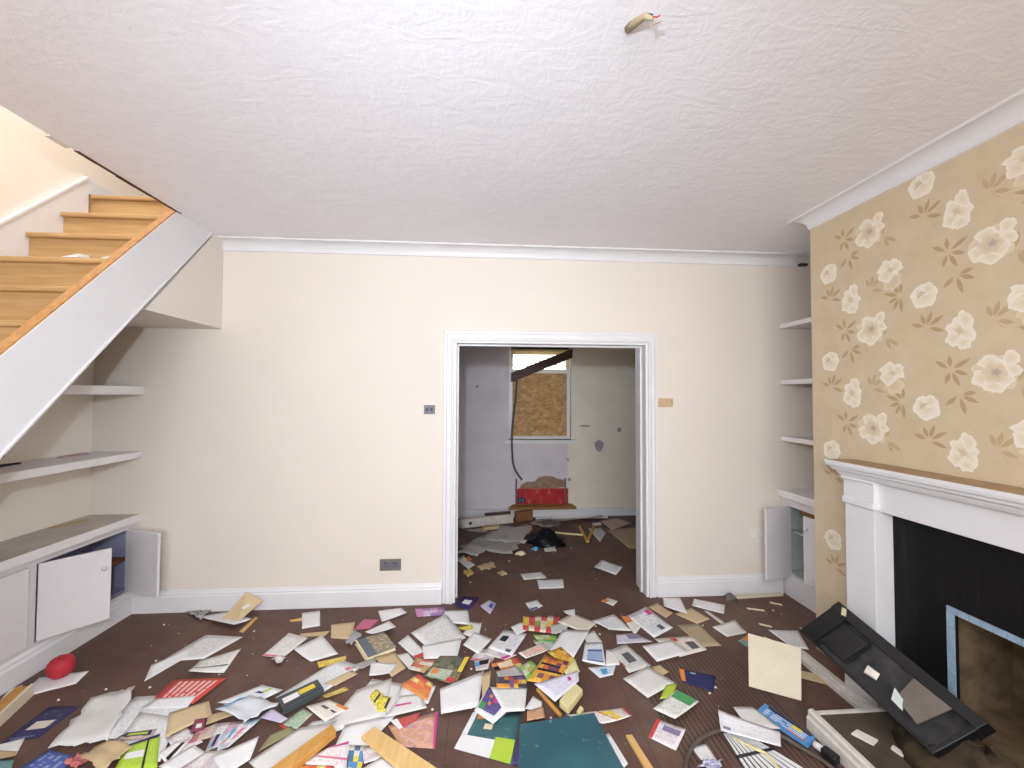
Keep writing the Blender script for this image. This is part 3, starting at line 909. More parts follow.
def blocks(k, cols, nu, nv, ink=(50, 40, 40), lines=18, words=16, amt=.45, seed=0.0):
    """flyer of coloured offer boxes with small print over them"""
    t = NT('flyer_' + k)
    uv = t.coord('UV')
    s = t.n('SeparateXYZ'); t.link(uv, s.inputs[0])
    cv = t.n('CombineXYZ')
    t.put(cv.inputs[0], t.math('FLOOR', t.math('MULTIPLY', s.outputs[0], nu)))
    t.put(cv.inputs[1], t.math('FLOOR', t.math('MULTIPLY', s.outputs[1], nv)))
    cv.inputs[2].default_value = seed
    wn_ = t.n('TexWhiteNoise'); t.link(cv.outputs[0], wn_.inputs['Vector'])
    stops = [(i / len(cols), lin(hazed(c))) for i, c in enumerate(cols)]
    col = t.ramp(wn_.outputs['Value'], stops, 'CONSTANT')
    f = t.math('MULTIPLY', text_mask(t, uv, lines, words, .03, .97, .03, .97, .5), amt)
    M[k] = t.out(t.mix(f, col, lin(ink)), .45, .4)
def photo(k, cols, scale=4.0, distort=1.0):
    t = NT('photo_' + k)
    f = t.noise(t.coord('UV'), scale, 3.0, .6, distort)
    stops = [(.25 + .5 * i / max(1, len(cols) - 1), lin(hazed(c))) for i, c in enumerate(cols)]
    M[k] = t.out(t.ramp(f, stops), .4, .4)
Wt = (234, 232, 230)
printed('letter1', (234, 233, 234), (140, 140, 148), 26, 24)
printed('letter2', (229, 227, 226), (145, 143, 147), 22, 20)
printed('ruled', (232, 230, 226), (150, 150, 152), 12, 8, .5)
printed('receipt', (234, 230, 226), (170, 140, 140), 20, 8)
printed('mailer', (230, 229, 232), (90, 90, 104), 14, 12)
printed('lilacwhite', (226, 222, 236), (170, 160, 186), 12, 10)
printed('franked', (232, 230, 234), (150, 150, 170), 9, 10, .4)
printed('redtext', (206, 52, 44), (240, 214, 206), 9, 8, .6, .8)
printed('bluetable', (232, 234, 238), (120, 140, 190), 16, 8)
printed('emblem', (222, 228, 236), (90, 120, 180), 7, 8, .5)
printed('colortext', (236, 232, 222), (220, 90, 50), 6, 9, .62, .9)
printed('redwhite', (234, 226, 228), (150, 120, 150), 12, 8)
printed('newsgrey', (172, 166, 162), (128, 124, 122), 30, 20, .55, .5)
printed('newsgrey2', (190, 184, 178), (150, 146, 142), 26, 18, .55, .5)
printed('navy', (52, 50, 92), (104, 106, 146), 8, 7, .4, .6)
printed('blueflyer', (58, 82, 168), (160, 176, 214), 5, 6, .5, .7)
printed('orangewhite', (236, 230, 222), (150, 150, 150), 10, 8)
printed('lilacgrey', (212, 206, 216), (160, 150, 170), 10, 8)
printed('plantleaf', (232, 232, 224), (140, 150, 140), 10, 10)
printed('stamped', (232, 224, 214), (190, 150, 130), 12, 10)
printed('pinkstripe', (236, 230, 230), (224, 130, 160), 9, 9, .5)
printed('limeflyer', (168, 204, 40), (200, 224, 110), 10, 8, .5)
printed('tealbro', (66, 106, 108), (84, 124, 124), 6, 6, .4)
printed('purpleparty', (74, 60, 124), (150, 140, 190), 8, 8, .4)
printed('pizza', (234, 226, 222), (206, 90, 70), 10, 14, .45)
printed('swoosh', (232, 234, 238), (180, 190, 210), 8, 8, .4)
printed('photostrip', (234, 232, 230), (150, 150, 156), 12, 10, .45)
blocks('grocery', [(206, 44, 58), (240, 206, 70), (232, 222, 190), (210, 60, 60), (150, 160, 60)], 6, 3)
blocks('groceryyellow', [(240, 190, 50), (232, 160, 40), (246, 214, 90), (214, 120, 44)], 4, 4, seed=3)
blocks('groceryorange', [(238, 150, 36), (240, 196, 50), (214, 92, 40), (120, 60, 90), (244, 180, 60)], 6, 5, seed=5)
blocks('prizes', [(240, 200, 40), (200, 60, 60), (110, 70, 130), (240, 210, 80), (60, 50, 60), (236, 150, 50)], 7, 3, seed=2)
blocks('yellowcard', [(242, 220, 30), (244, 226, 60), (240, 214, 40)], 2, 3, (60, 54, 50), 5, 5, .6)
blocks('yellowflyer', [(236, 196, 60), (214, 180, 90), (240, 214, 110)], 5, 2, seed=4)
blocks('orangeflyer', [(240, 100, 50), (244, 170, 60), (230, 70, 60), (246, 220, 120), (240, 140, 60)], 4, 3, seed=6)
blocks('greenmix', [(120, 190, 60), (150, 200, 90), (200, 170, 80), (90, 150, 70), (216, 216, 190)], 3, 3, seed=7)
blocks('bluepink', [(232, 230, 232), (226, 226, 230), (236, 234, 230), (206, 170, 190), (170, 196, 214)], 5, 7, (90, 90, 110), 20, 12, .5, 8)
blocks('brightmix', [(70, 140, 200), (240, 220, 60), (230, 228, 220), (60, 110, 160), (236, 232, 220)], 3, 5, seed=9)
blocks('foodmix', [(190, 120, 80), (226, 214, 196), (210, 160, 100), (200, 90, 60), (230, 226, 214)], 4, 3, seed=10)
blocks('blackyellow', [(50, 50, 56), (232, 214, 150), (80, 78, 84), (226, 216, 180)], 6, 5, seed=11)
blocks('magsoft', [(232, 226, 226), (214, 196, 204), (226, 220, 214), (236, 232, 230)], 4, 4, (140, 120, 140), seed=12)
blocks('pinkflyer', [(214, 150, 164), (226, 190, 190), (190, 100, 120), (206, 190, 160)], 4, 3, seed=13)
blocks('pinkpurple', [(150, 110, 180), (206, 130, 190), (120, 90, 160), (220, 190, 220)], 4, 3, seed=14)
blocks('houses', [(70, 72, 60), (104, 96, 70), (60, 66, 52), (130, 116, 80), (84, 92, 74)], 8, 6, seed=15)
blocks('redpack', [(196, 80, 80), (206, 100, 96), (180, 66, 70)], 4, 4, (230, 190, 180), seed=16)
photo('blackwhite', [(40, 40, 44), (200, 196, 190), (60, 58, 60), (220, 216, 212)], 6)
photo('greennote', [(190, 200, 180), (130, 180, 150), (214, 206, 180), (150, 190, 160)], 5)
photo('pinkmag', [(206, 120, 150), (222, 170, 170), (214, 150, 90), (196, 140, 160), (110, 80, 90)], 4)
photo('redphoto', [(206, 52, 50), (190, 60, 56), (80, 70, 66)], 3)
photo('magentab', [(170, 70, 130), (200, 80, 110), (150, 60, 120)], 3)
photo('navyphoto', [(120, 112, 120), (226, 196, 176), (70, 66, 84), (230, 206, 190)], 3)
photo('brownphoto', [(150, 100, 70), (206, 150, 110), (90, 70, 60)], 4)
photo('pinkblue', [(206, 120, 160), (110, 130, 190), (230, 220, 226), (130, 60, 90)], 6)

PAPERS = [
('envelope','envelope','white','white envelope lying under the red apple by the cupboard plinth',((-2.266,2.271),(-2.319,2.428),(-2.110,2.471),(-2.082,2.366)),0.0015,1,0,[]),
('sheet','paper','white','narrow white paper at the picture edge behind the broken wooden tray',((-2.315,2.227),(-2.379,2.349),(-2.337,2.368),(-2.268,2.251)),0.0015,1,0,[]),
('leaflet','leaflet','navy','dark navy glossy leaflet with a beige address label',((-2.046,1.989),(-2.057,2.204),(-1.911,2.201),(-1.919,2.018)),0.0015,0,0,[(.30,.25,.55,.8,'beige'),(.05,.15,.1,.8,'bluegrey')]),
('envelope','envelope','white','small white envelope tucked under the near end of the navy glossy leaflet',((-2.056,1.976),(-1.971,2.013),(-1.923,1.937),(-2.042,1.955)),0.0041,0,0,[]),
('envelope','envelope','kraft','brown paper strip between the small white envelope and the teal card',((-2.038,1.952),(-1.919,1.934),(-1.894,1.899),(-1.982,1.900)),0.0067,1,0,[]),
('card','card','tealc','pale teal card cut by the lower corner of the picture',((-1.981,1.906),(-1.900,1.900),(-1.861,1.852),(-1.926,1.847)),0.0015,1,0,[]),
('sheet','paper','white2','large creased white sheet sloping down beside the navy leaflet',((-1.812,1.948),(-1.885,2.239),(-1.743,2.299),(-1.597,1.970)),0.0015,0,1,[]),
('letter','letter','letter1','big white typed letter spread under the red leaflet',((-1.669,1.978),(-1.696,2.239),(-1.431,2.242),(-1.346,1.972)),0.0072,0,0,[]),
('letter','letter','letter2','second white typed letter beneath the lime edged brochure',((-1.535,1.905),(-1.590,2.130),(-1.386,2.080),(-1.292,1.840)),0.0098,0,0,[]),
('leaflet','leaflet','redtext','red leaflet with white lettering pointing to the far wall',((-1.590,2.214),(-1.598,2.352),(-1.327,2.350),(-1.378,2.167)),0.0098,0,0,[]),
('letter','letter','white','white sheet corner lying over the lower edge of the red leaflet',((-1.602,2.146),(-1.582,2.210),(-1.397,2.218),(-1.386,2.138)),0.0124,0,0,[]),
('leaflet','leaflet','blueflyer','royal blue leaflet with pale writing at the lower edge',((-1.843,1.824),(-1.807,1.943),(-1.662,1.899),(-1.652,1.803)),0.0015,0,0,[]),
('packet','packet','redpack','crumpled red sachet on the royal blue leaflet',((-1.675,1.859),(-1.642,1.894),(-1.584,1.867),(-1.601,1.831)),0.0041,0,1,[]),
('leaflet','leaflet','navyphoto','leaflet with dark band and lime corner above the lime edged brochure',((-1.573,1.960),(-1.553,2.001),(-1.431,2.015),(-1.415,1.954)),0.0124,0,0,[(.45,.1,.9,.9,'navyc'),(.55,.2,.8,.8,'lime')]),
('leaflet','leaflet','limeflyer','lime edged brochure with dark border and white panel',((-1.437,1.803),(-1.485,1.930),(-1.394,1.982),(-1.278,1.806)),0.0150,0,0,[(.38,.1,.62,.6,'white'),(.92,.0,1,1,'navyc'),(.0,.62,1,.68,'black')]),
('envelope','envelope','kraft','torn brown envelope folded over the lime edged brochure',((-1.623,1.872),(-1.576,1.953),(-1.440,1.904),(-1.469,1.798)),0.0176,1,1,[]),
('envelope','envelope','kraft2','brown envelope lying below the point of the red leaflet',((-1.445,2.107),(-1.309,2.175),(-1.238,2.081),(-1.356,1.958)),0.0150,0,0,[]),
('leaflet','leaflet','magsoft','pale printed page beside the brown envelope below the red leaflet',((-1.351,1.955),(-1.302,2.012),(-1.181,1.928),(-1.245,1.872)),0.0124,0,0,[]),
('leaflet','leaflet','pinkflyer','pink toned leaflet next to the burgundy rosette card',((-1.236,1.918),(-1.245,1.983),(-1.185,2.030),(-1.154,1.950)),0.0150,0,0,[]),
('leaflet','leaflet','bluepink','white price leaflet striped in blue and pink print',((-1.128,1.844),(-1.179,2.020),(-0.996,2.043),(-1.052,1.888)),0.0176,0,0,[(.25,.12,.62,.22,'navyc'),(.3,.72,.7,.82,'pink'),(.4,.5,.7,.6,'skyblue')]),
('leaflet','leaflet','photostrip','white flyer carrying a short strip of dark photographs',((-1.322,1.871),(-1.292,1.929),(-1.240,1.936),(-1.240,1.809)),0.0176,0,0,[(.1,.55,.9,.8,'black')]),
('leaflet','leaflet','blackyellow','black and yellow checked leaflet under the blank white card',((-1.140,1.773),(-1.134,1.865),(-1.096,1.887),(-1.061,1.804)),0.0202,0,0,[]),
('card','card','white','blank white card at the lower edge over the checked leaflet',((-1.271,1.801),(-1.205,1.902),(-1.121,1.856),(-1.133,1.752)),0.0228,0,0,[]),
('envelope','envelope','kraft','long brown envelope with a blue crumpled bag over its end',((-1.250,2.072),(-1.122,2.146),(-1.071,2.110),(-1.225,2.017)),0.0176,0,0,[]),
('card','card','burgundy','burgundy rosette card with a small white tag',((-1.265,1.975),(-1.294,2.051),(-1.252,2.060),(-1.215,1.989)),0.0176,1,0,[(.25,.3,.6,.75,'white')]),
('leaflet','leaflet','swoosh','white leaflet with a purple dot and lime streak beside bare floor',((-1.258,2.151),(-1.109,2.267),(-0.985,2.222),(-1.084,2.126)),0.0202,0,0,[(.62,.35,.72,.6,'purple'),(.72,.5,.95,.62,'lime')]),
('bag','bag','bag','crumpled white plastic bag with a bright blue edge',((-1.233,2.095),(-1.130,2.179),(-0.951,2.108),(-1.040,1.993)),0.0228,0,1,[(.0,.0,.9,.12,'skyblue')]),
('card','card','lilac','lilac paper corner under the video cassette',((-0.998,2.029),(-0.974,2.088),(-0.869,2.014),(-0.889,1.992)),0.0285,1,0,[]),
('letter','letter','letter1','white letter with a pink stamp behind the video cassette',((-1.010,2.195),(-0.800,2.489),(-0.650,2.409),(-0.823,2.169)),0.0015,0,0,[(.82,.62,.9,.78,'pink')]),
('leaflet','leaflet','kraft2','tan printed card between the stamped letter and the wide white sheets',((-0.806,2.278),(-0.696,2.382),(-0.653,2.346),(-0.744,2.259)),0.0041,1,0,[]),
('leaflet','leaflet','yellowflyer','mustard paper strip showing beside the video cassette end',((-0.784,2.194),(-0.691,2.252),(-0.664,2.228),(-0.754,2.164)),0.0015,1,0,[]),
('leaflet','leaflet','greennote','pale green patterned leaflet below the video cassette',((-0.900,2.017),(-0.845,2.117),(-0.782,2.075),(-0.818,1.988)),0.0015,0,0,[]),
('sheet','paper','white2','broad blank page under the yellow and black tickets',((-0.621,2.135),(-0.569,2.305),(-0.404,2.256),(-0.412,2.050)),0.0015,0,0,[]),
('sheet','paper','letter2','faint typed page peeking between stamped leaflet and batten',((-0.808,1.917),(-0.767,2.026),(-0.628,2.052),(-0.653,1.928)),0.0015,0,0,[]),
('sheet','paper','white','white page under the orange and red coupon sheet',((-0.411,2.138),(-0.396,2.267),(-0.226,2.225),(-0.251,2.100)),0.0041,0,0,[]),
('magazine','magazine','magsoft','pale magazine spread left of the mailer page',((-0.058,2.431),(-0.014,2.522),(0.116,2.533),(0.066,2.405)),0.0015,0,0,[(.0,.0,.15,1,'pink')]),
('photograph','photograph','newsgrey','grey photograph under the orange burger leaflet',((0.163,2.347),(0.232,2.368),(0.240,2.284),(0.169,2.272)),0.0015,0,0,[]),
('leaflet','leaflet','greypaper','grey green slip under the large blank envelope',((0.325,2.581),(0.444,2.626),(0.448,2.512),(0.360,2.478)),0.0015,0,0,[]),
('leaflet','leaflet','magsoft','pale leaflet along the lower edge beside the blank white card',((-1.181,1.779),(-1.126,1.858),(-1.050,1.863),(-1.018,1.733)),0.0254,0,0,[]),
('sheet','paper','white2','large blank white sheet right of the stamped leaflet',((-0.706,1.933),(-0.623,2.222),(-0.465,2.302),(-0.437,2.036)),0.0041,0,0,[]),
('sheet','paper','white','white page running under the pine board',((-0.615,1.799),(-0.609,1.991),(-0.387,2.042),(-0.480,1.858)),0.0067,0,0,[]),
('leaflet','leaflet','stamped','cream leaflet with round stamp and orange corner',((-0.827,2.109),(-0.737,2.156),(-0.621,2.089),(-0.705,2.015)),0.0067,1,0,[(.45,.2,.6,.5,'greyc'),(.5,.62,.58,.85,'navyc'),(.85,.5,1,1,'orangec')]),
('sheet','paper','white','white sheet at the lower edge beside the wooden batten',((-1.087,1.833),(-0.941,1.908),(-0.923,1.804),(-0.984,1.736)),0.0280,1,0,[]),
('booklet','booklet','olive','olive green booklet wedged under the batten sheet',((-0.926,1.871),(-0.920,1.959),(-0.851,2.004),(-0.816,1.974)),0.0041,0,0,[]),
('letter','letter','white2','long white page lying directly beneath the wooden batten',((-0.939,1.820),(-0.804,1.986),(-0.653,2.017),(-0.818,1.732)),0.0067,1,0,[]),
('leaflet','leaflet','redtiny','small red sticker beside the pale green patterned leaflet',((-0.910,2.011),(-0.898,2.022),(-0.862,1.990),(-0.870,1.980)),0.0067,1,0,[]),
('leaflet','leaflet','pinkstripe','white flyer with two magenta stripes at the lower edge',((-0.725,1.798),(-0.632,1.870),(-0.562,1.896),(-0.524,1.735)),0.0093,0,0,[(.38,.1,.46,1,'pink'),(.9,.0,.97,1,'magenta')]),
('leaflet','leaflet','brightmix','blue and yellow printed flyer beside the magenta striped flyer',((-0.555,1.875),(-0.478,1.865),(-0.469,1.732),(-0.520,1.735)),0.0093,0,0,[]),
('leaflet','leaflet','magsoft','pale leaflet trapped under the head of the pine board',((-0.495,1.852),(-0.423,1.863),(-0.384,1.801),(-0.465,1.773)),0.0119,0,0,[]),
('envelope','envelope','white','white envelope at the lower edge beneath the pine board',((-0.482,1.735),(-0.397,1.803),(-0.305,1.723),(-0.379,1.677)),0.0145,1,0,[]),
('leaflet','leaflet','orangeflyer','orange bordered flyer cut off by the lower picture edge',((-0.720,1.786),(-0.583,1.772),(-0.555,1.726),(-0.700,1.718)),0.0119,1,0,[]),
('envelope','envelope','white2','white envelope with a magenta strip below the orange coupon sheet',((-0.442,2.017),(-0.396,2.157),(-0.294,2.164),(-0.252,2.067)),0.0093,0,0,[(.45,.1,.55,.6,'magenta')]),
('card','card','yellowcard','yellow and black ticket nearer the picture edge of the pair',((-0.548,2.164),(-0.527,2.219),(-0.477,2.173),(-0.495,2.087)),0.0067,0,0,[(.1,.55,.9,.7,'navyc')]),
('card','card','yellowcard','yellow and black ticket nearer the magenta strip envelope of the pair',((-0.489,2.064),(-0.484,2.163),(-0.434,2.152),(-0.446,2.055)),0.0093,1,0,[(.2,.7,.9,.95,'navyc')]),
('leaflet','leaflet','orangeflyer','orange and red coupon sheet with yellow edges',((-0.410,2.233),(-0.325,2.305),(-0.242,2.230),(-0.257,2.110)),0.0119,1,0,[]),
('magazine','magazine','pinkmag','pink magazine with orange figure on its cover',((-0.415,1.979),(-0.198,2.049),(-0.189,1.840),(-0.339,1.860)),0.0015,0,0,[(.94,.0,1,1,'magenta')]),
('leaflet','leaflet','redphoto','red brochure lying on the pink magazine',((-0.410,1.998),(-0.278,2.050),(-0.289,2.002),(-0.360,1.949)),0.0041,1,0,[(.0,.0,.22,1,'white')]),
('wrapper','wrapper','blackwhite','crumpled black and white wrapper against the skirting',((-2.013,3.072),(-1.940,3.121),(-1.853,3.088),(-1.850,2.959)),0.0015,0,1,[]),
('sheet','paper','white','white paper under the brown envelope leaning on the skirting',((-1.883,3.000),(-1.742,3.056),(-1.516,2.951),(-1.565,2.835)),0.0072,1,0,[]),
('strip','wood strip','woodlight','short pale wood strip below the leaning brown envelope',((-1.519,2.808),(-1.515,2.988),(-1.489,2.973),(-1.488,2.795)),0.0015,1,0,[]),
('card','card','white','small white square card near the skirting by itself',((-1.223,3.021),(-1.110,3.041),(-1.037,2.846),(-1.139,2.818)),0.0015,1,0,[]),
('strip','wood strip','woodlight','pale wood splinter touching the small white square card',((-1.264,2.934),(-1.190,2.941),(-1.179,2.916),(-1.253,2.908)),0.0015,1,0,[]),
('envelope','envelope','kraft','kraft envelope flap beside the square brown envelope',((-1.127,2.760),(-0.952,2.783),(-0.963,2.728),(-1.107,2.726)),0.0015,0,0,[]),
('letter','letter','letter2','white typed page pointing at the cupboard among the left letters',((-1.787,2.526),(-1.705,2.787),(-1.463,2.749),(-1.560,2.538)),0.0015,0,0,[]),
('strip','paper strip','white','long narrow white paper tail below the left typed page',((-1.742,2.355),(-1.787,2.462),(-1.704,2.667),(-1.666,2.559)),0.0041,1,0,[]),
('letter','letter','ruled','white page with a dark ruled line above the red leaflet',((-1.556,2.402),(-1.571,2.521),(-1.406,2.622),(-1.375,2.406)),0.0015,1,0,[(.3,.05,.36,.95,'greyc')]),
('receipt','receipt','receipt','white receipt with a red edge slanting toward the skirting',((-1.246,2.541),(-1.199,2.771),(-1.058,2.708),(-1.118,2.514)),0.0041,0,0,[(.0,.0,.08,1,'pink')]),
('tissue','tissue','white2','small round crumpled tissue touching the red edged receipt',((-1.176,2.487),(-1.149,2.521),(-1.089,2.499),(-1.105,2.439)),0.0067,1,1,[]),
('sheet','paper','white','plain white page below the square brown envelope',((-1.082,2.559),(-0.984,2.735),(-0.819,2.532),(-0.945,2.467)),0.0041,1,0,[]),
('packet','packet','yellowflyer','small yellow lettered packet above the stamped letter',((-0.905,2.447),(-0.767,2.510),(-0.756,2.473),(-0.881,2.411)),0.0041,1,0,[]),
('envelope','envelope','kraft2','square brown envelope with a torn corner',((-0.971,2.854),(-0.826,2.881),(-0.789,2.674),(-0.918,2.703)),0.0015,0,0,[]),
('sachet','sachet','silver','silver grey sachet tucked beside the old patterned book',((-0.808,2.619),(-0.796,2.757),(-0.733,2.708),(-0.769,2.606)),0.0041,1,1,[]),
('booklet','booklet','magentab','magenta booklet behind the old patterned book',((-0.804,2.785),(-0.777,2.915),(-0.674,2.896),(-0.706,2.790)),0.0015,1,0,[]),
('envelope','envelope','white','white envelope nearest the skirting above the old patterned book',((-0.710,3.015),(-0.559,3.047),(-0.500,2.948),(-0.649,2.869)),0.0015,1,0,[]),
('sheet','paper','newsgrey','grey newspaper strip under the old patterned book',((-0.711,2.417),(-0.594,2.489),(-0.583,2.444),(-0.644,2.387)),0.0041,0,0,[]),
('sheet','paper','kraft','tan sheet between the old patterned book and white card',((-0.604,2.486),(-0.495,2.525),(-0.405,2.376),(-0.466,2.306)),0.0067,0,0,[]),
('card','card','white','white card overlapping the tan sheet',((-0.608,2.437),(-0.455,2.409),(-0.483,2.311),(-0.588,2.318)),0.0093,1,0,[]),
('card','card','white2','little white card left of the red edged letter',((-0.477,2.492),(-0.417,2.507),(-0.364,2.421),(-0.387,2.362)),0.0093,0,0,[]),
('letter','letter','letter1','white letter with a red lower edge beside the white stack',((-0.497,2.624),(-0.451,2.706),(-0.301,2.493),(-0.364,2.460)),0.0015,0,0,[(.0,.85,1,1,'redc')]),
('leaflet','leaflet','foodmix','small food leaflet below the red edged letter',((-0.391,2.358),(-0.357,2.452),(-0.237,2.426),(-0.300,2.319)),0.0119,0,0,[]),
('sheet','paper','letter1','white letter nearest the doorway at the top of the white stack',((-0.260,2.844),(-0.260,2.986),(-0.087,2.989),(-0.068,2.796)),0.0015,0,0,[]),
('sheet','paper','letter2','white sheet pointing left in the middle of the white stack',((-0.436,2.722),(-0.236,2.940),(-0.089,2.645),(-0.281,2.516)),0.0041,0,0,[]),
('sheet','paper','white','plain white page at the bottom of the white stack',((-0.345,2.561),(-0.112,2.628),(-0.131,2.433),(-0.316,2.436)),0.0145,0,0,[]),
('sheet','paper','white2','white page on the right of the white stack by bare floor',((-0.109,2.690),(-0.069,2.827),(0.010,2.810),(-0.015,2.619)),0.0041,0,0,[]),
('sheet','paper','white','white page with a notched corner between stack and mailer magazine',((-0.104,2.569),(-0.040,2.703),(0.071,2.619),(-0.013,2.475)),0.0067,1,0,[]),
('tag','tag','yellowcard','yellow and black tag on the white stack',((-0.144,2.756),(-0.055,2.785),(-0.041,2.737),(-0.110,2.719)),0.0067,1,0,[]),
('catalogue','catalogue','houses','dark green house catalogue with orange and green blocks',((-0.301,2.287),(-0.229,2.453),(-0.058,2.442),(-0.128,2.207)),0.0171,0,0,[(.05,.08,.42,.72,'greennote'),(.18,.12,.40,.32,'orangec'),(.02,.68,.18,.92,'redc'),(.4,.86,.95,1,'yellowc')]),
('letter','letter','white','plain white page with a punched hole below the house catalogue',((-0.180,2.010),(-0.202,2.178),(0.020,2.303),(-0.009,2.043)),0.0197,0,0,[]),
('envelope','envelope','kraft','brown paper edge beside the punched white page',((0.010,2.275),(0.058,2.296),(0.044,2.123),(0.010,2.071)),0.0223,0,0,[]),
('leaflet','leaflet','tealbro','teal and lime brochure with a flower emblem',((-0.109,1.834),(-0.028,2.044),(0.199,2.022),(0.131,1.741)),0.0015,0,0,[(.0,.0,.36,.62,'white'),(.0,.62,.42,.97,'lime'),(.78,.14,.95,.28,'orangec'),(.55,.34,.68,.5,'cream'),(.36,.0,.95,.1,'white')]),
('booklet','booklet','purple','purple booklet strip squeezed between brochure and teal folder',((0.131,1.741),(0.178,1.894),(0.195,1.893),(0.166,1.725)),0.0015,1,0,[]),
('sheet','paper','white','white page framing the purple party leaflet',((-0.028,2.012),(0.040,2.162),(0.161,2.031),(0.059,1.928)),0.0249,0,0,[]),
('leaflet','leaflet','purpleparty','purple party leaflet with orange dots',((-0.009,2.032),(0.045,2.165),(0.135,2.069),(0.065,1.972)),0.0275,0,0,[(.0,.0,.3,.3,'greenp'),(.3,.35,.45,.5,'orangec'),(.62,.25,.75,.4,'orangec'),(.5,.5,.75,.7,'magenta')]),
('sheet','paper','letter2','white printed page under the yellow prize leaflet',((0.050,2.161),(0.236,2.149),(0.209,1.989),(0.111,1.989)),0.0301,0,0,[]),
('leaflet','leaflet','prizes','yellow prize leaflet with red and purple squares',((0.077,2.239),(0.239,2.228),(0.235,2.138),(0.085,2.148)),0.0327,0,0,[]),
('leaflet','leaflet','magsoft','white and teal leaflet beside the orange burger leaflet',((-0.035,2.417),(0.061,2.437),(0.043,2.342),(-0.022,2.313)),0.0041,1,0,[(.0,.2,.3,.6,'skyblue'),(.3,.1,.9,.5,'black')]),
('sheet','paper','newsgrey','grey patched page above the yellow prize leaflet',((0.084,2.266),(0.192,2.292),(0.229,2.233),(0.093,2.226)),0.0353,1,0,[]),
('magazine','magazine','magsoft','white magazine with a magenta edge under the mailer page',((-0.002,2.488),(0.082,2.561),(0.211,2.455),(0.140,2.414)),0.0041,0,0,[(.0,.8,1,.95,'magenta')]),
('letter','letter','mailer','mailer page with black stamp window pointing at the doorway',((0.045,2.529),(0.150,2.714),(0.291,2.659),(0.181,2.444)),0.0067,0,0,[(.45,.15,.72,.42,'black'),(.08,.65,.2,.85,'greyc')]),
('envelope','envelope','white','small white envelope end beside the red grocery leaflet',((0.196,2.740),(0.273,2.795),(0.302,2.699),(0.227,2.648)),0.0093,0,0,[]),
('leaflet','leaflet','grocery','red and yellow grocery leaflet facing the doorway',((0.286,2.865),(0.536,2.849),(0.477,2.638),(0.270,2.696)),0.0119,0,0,[]),
('sheet','paper','greypaper','grey creased paper right of the red grocery leaflet',((0.447,2.726),(0.592,2.790),(0.537,2.652),(0.445,2.635)),0.0145,0,0,[]),
('leaflet','leaflet','greenmix','green printed slip under the red grocery leaflet',((0.328,2.651),(0.471,2.641),(0.469,2.556),(0.351,2.585)),0.0041,0,0,[]),
('sheet','paper','beige','beige sheet with a small white scrap on its edge',((0.500,2.766),(0.623,2.872),(0.759,2.737),(0.652,2.628)),0.0171,0,0,[]),
('scrap','paper scrap','white','small white scrap on the beige sheet',((0.566,2.898),(0.654,2.919),(0.634,2.828),(0.576,2.844)),0.0197,1,0,[]),
('sheet','paper','white2','white page corner behind the blue table document',((0.645,2.624),(0.725,2.686),(0.739,2.554),(0.640,2.529)),0.0015,0,0,[]),
('envelope','envelope','white','large blank white envelope in the middle of the pile',((0.405,2.464),(0.521,2.666),(0.691,2.655),(0.520,2.373)),0.0197,0,0,[]),
('leaflet','leaflet','orangeflyer','orange and black burger leaflet',((0.060,2.384),(0.210,2.437),(0.236,2.355),(0.080,2.323)),0.0041,0,0,[(.0,.5,.2,1,'black'),(.2,.2,.7,.8,'cream')]),
('leaflet','leaflet','greenmix','bright green leaflet under the orange grocery spread',((0.214,2.299),(0.280,2.354),(0.320,2.275),(0.244,2.178)),0.0353,0,0,[]),
('leaflet','leaflet','colortext','white flyer with coloured lettering above the orange grocery spread',((0.219,2.474),(0.378,2.562),(0.403,2.491),(0.257,2.398)),0.0041,1,0,[]),
('leaflet','leaflet','groceryyellow','yellow grocery page behind the orange grocery spread',((0.384,2.442),(0.473,2.485),(0.534,2.359),(0.475,2.294)),0.0223,0,0,[]),
('leaflet','leaflet','groceryorange','orange grocery spread with dark photo columns',((0.240,2.182),(0.364,2.390),(0.486,2.319),(0.391,2.134)),0.0379,0,0,[(.42,.05,.5,.95,'black'),(.65,.05,.72,.8,'black')]),
('note','note','paleyellow','pale yellow note beside the orange grocery spread',((0.442,2.235),(0.524,2.339),(0.526,2.229),(0.451,2.202)),0.0405,0,0,[]),
('letter','letter','lilacwhite','white page with a magenta dot under the cream plug box',((0.272,2.149),(0.517,2.234),(0.504,2.156),(0.356,2.019)),0.0431,1,0,[(.7,.25,.78,.55,'magenta')]),
('letter','letter','bluetable','white document with blue printed tables',((0.562,2.334),(0.632,2.546),(0.738,2.549),(0.695,2.325)),0.0041,1,0,[(.56,.2,.66,.92,'bluec'),(.2,.2,.54,.92,'palebluec'),(.12,.2,.18,.92,'bluec')]),
('leaflet','leaflet','emblem','white leaflet with a blue round emblem',((0.592,2.319),(0.754,2.334),(0.712,2.253),(0.635,2.234)),0.0015,0,0,[(.35,.25,.65,.8,'skyblue')]),
('receipt','receipt','receipt','white receipt overlapping the blue table document',((0.738,2.469),(0.803,2.465),(0.775,2.328),(0.695,2.325)),0.0041,0,0,[]),
('envelope','envelope','whitegrey','white window envelope right of the receipt',((0.766,2.463),(0.875,2.515),(0.943,2.305),(0.800,2.255)),0.0067,0,0,[(.3,.3,.7,.7,'greyc'),(.0,.6,.06,.8,'redc')]),
('letter','letter','letter1','white folded letter at the right of the beige sheet',((0.731,2.759),(0.904,2.836),(0.953,2.627),(0.811,2.625)),0.0197,1,0,[]),
('leaflet','leaflet','orangewhite','white leaflet with an orange corner by the folded letter',((0.955,2.842),(1.032,2.824),(1.039,2.701),(0.967,2.614)),0.0015,0,0,[(.0,.0,.9,.4,'orangec')]),
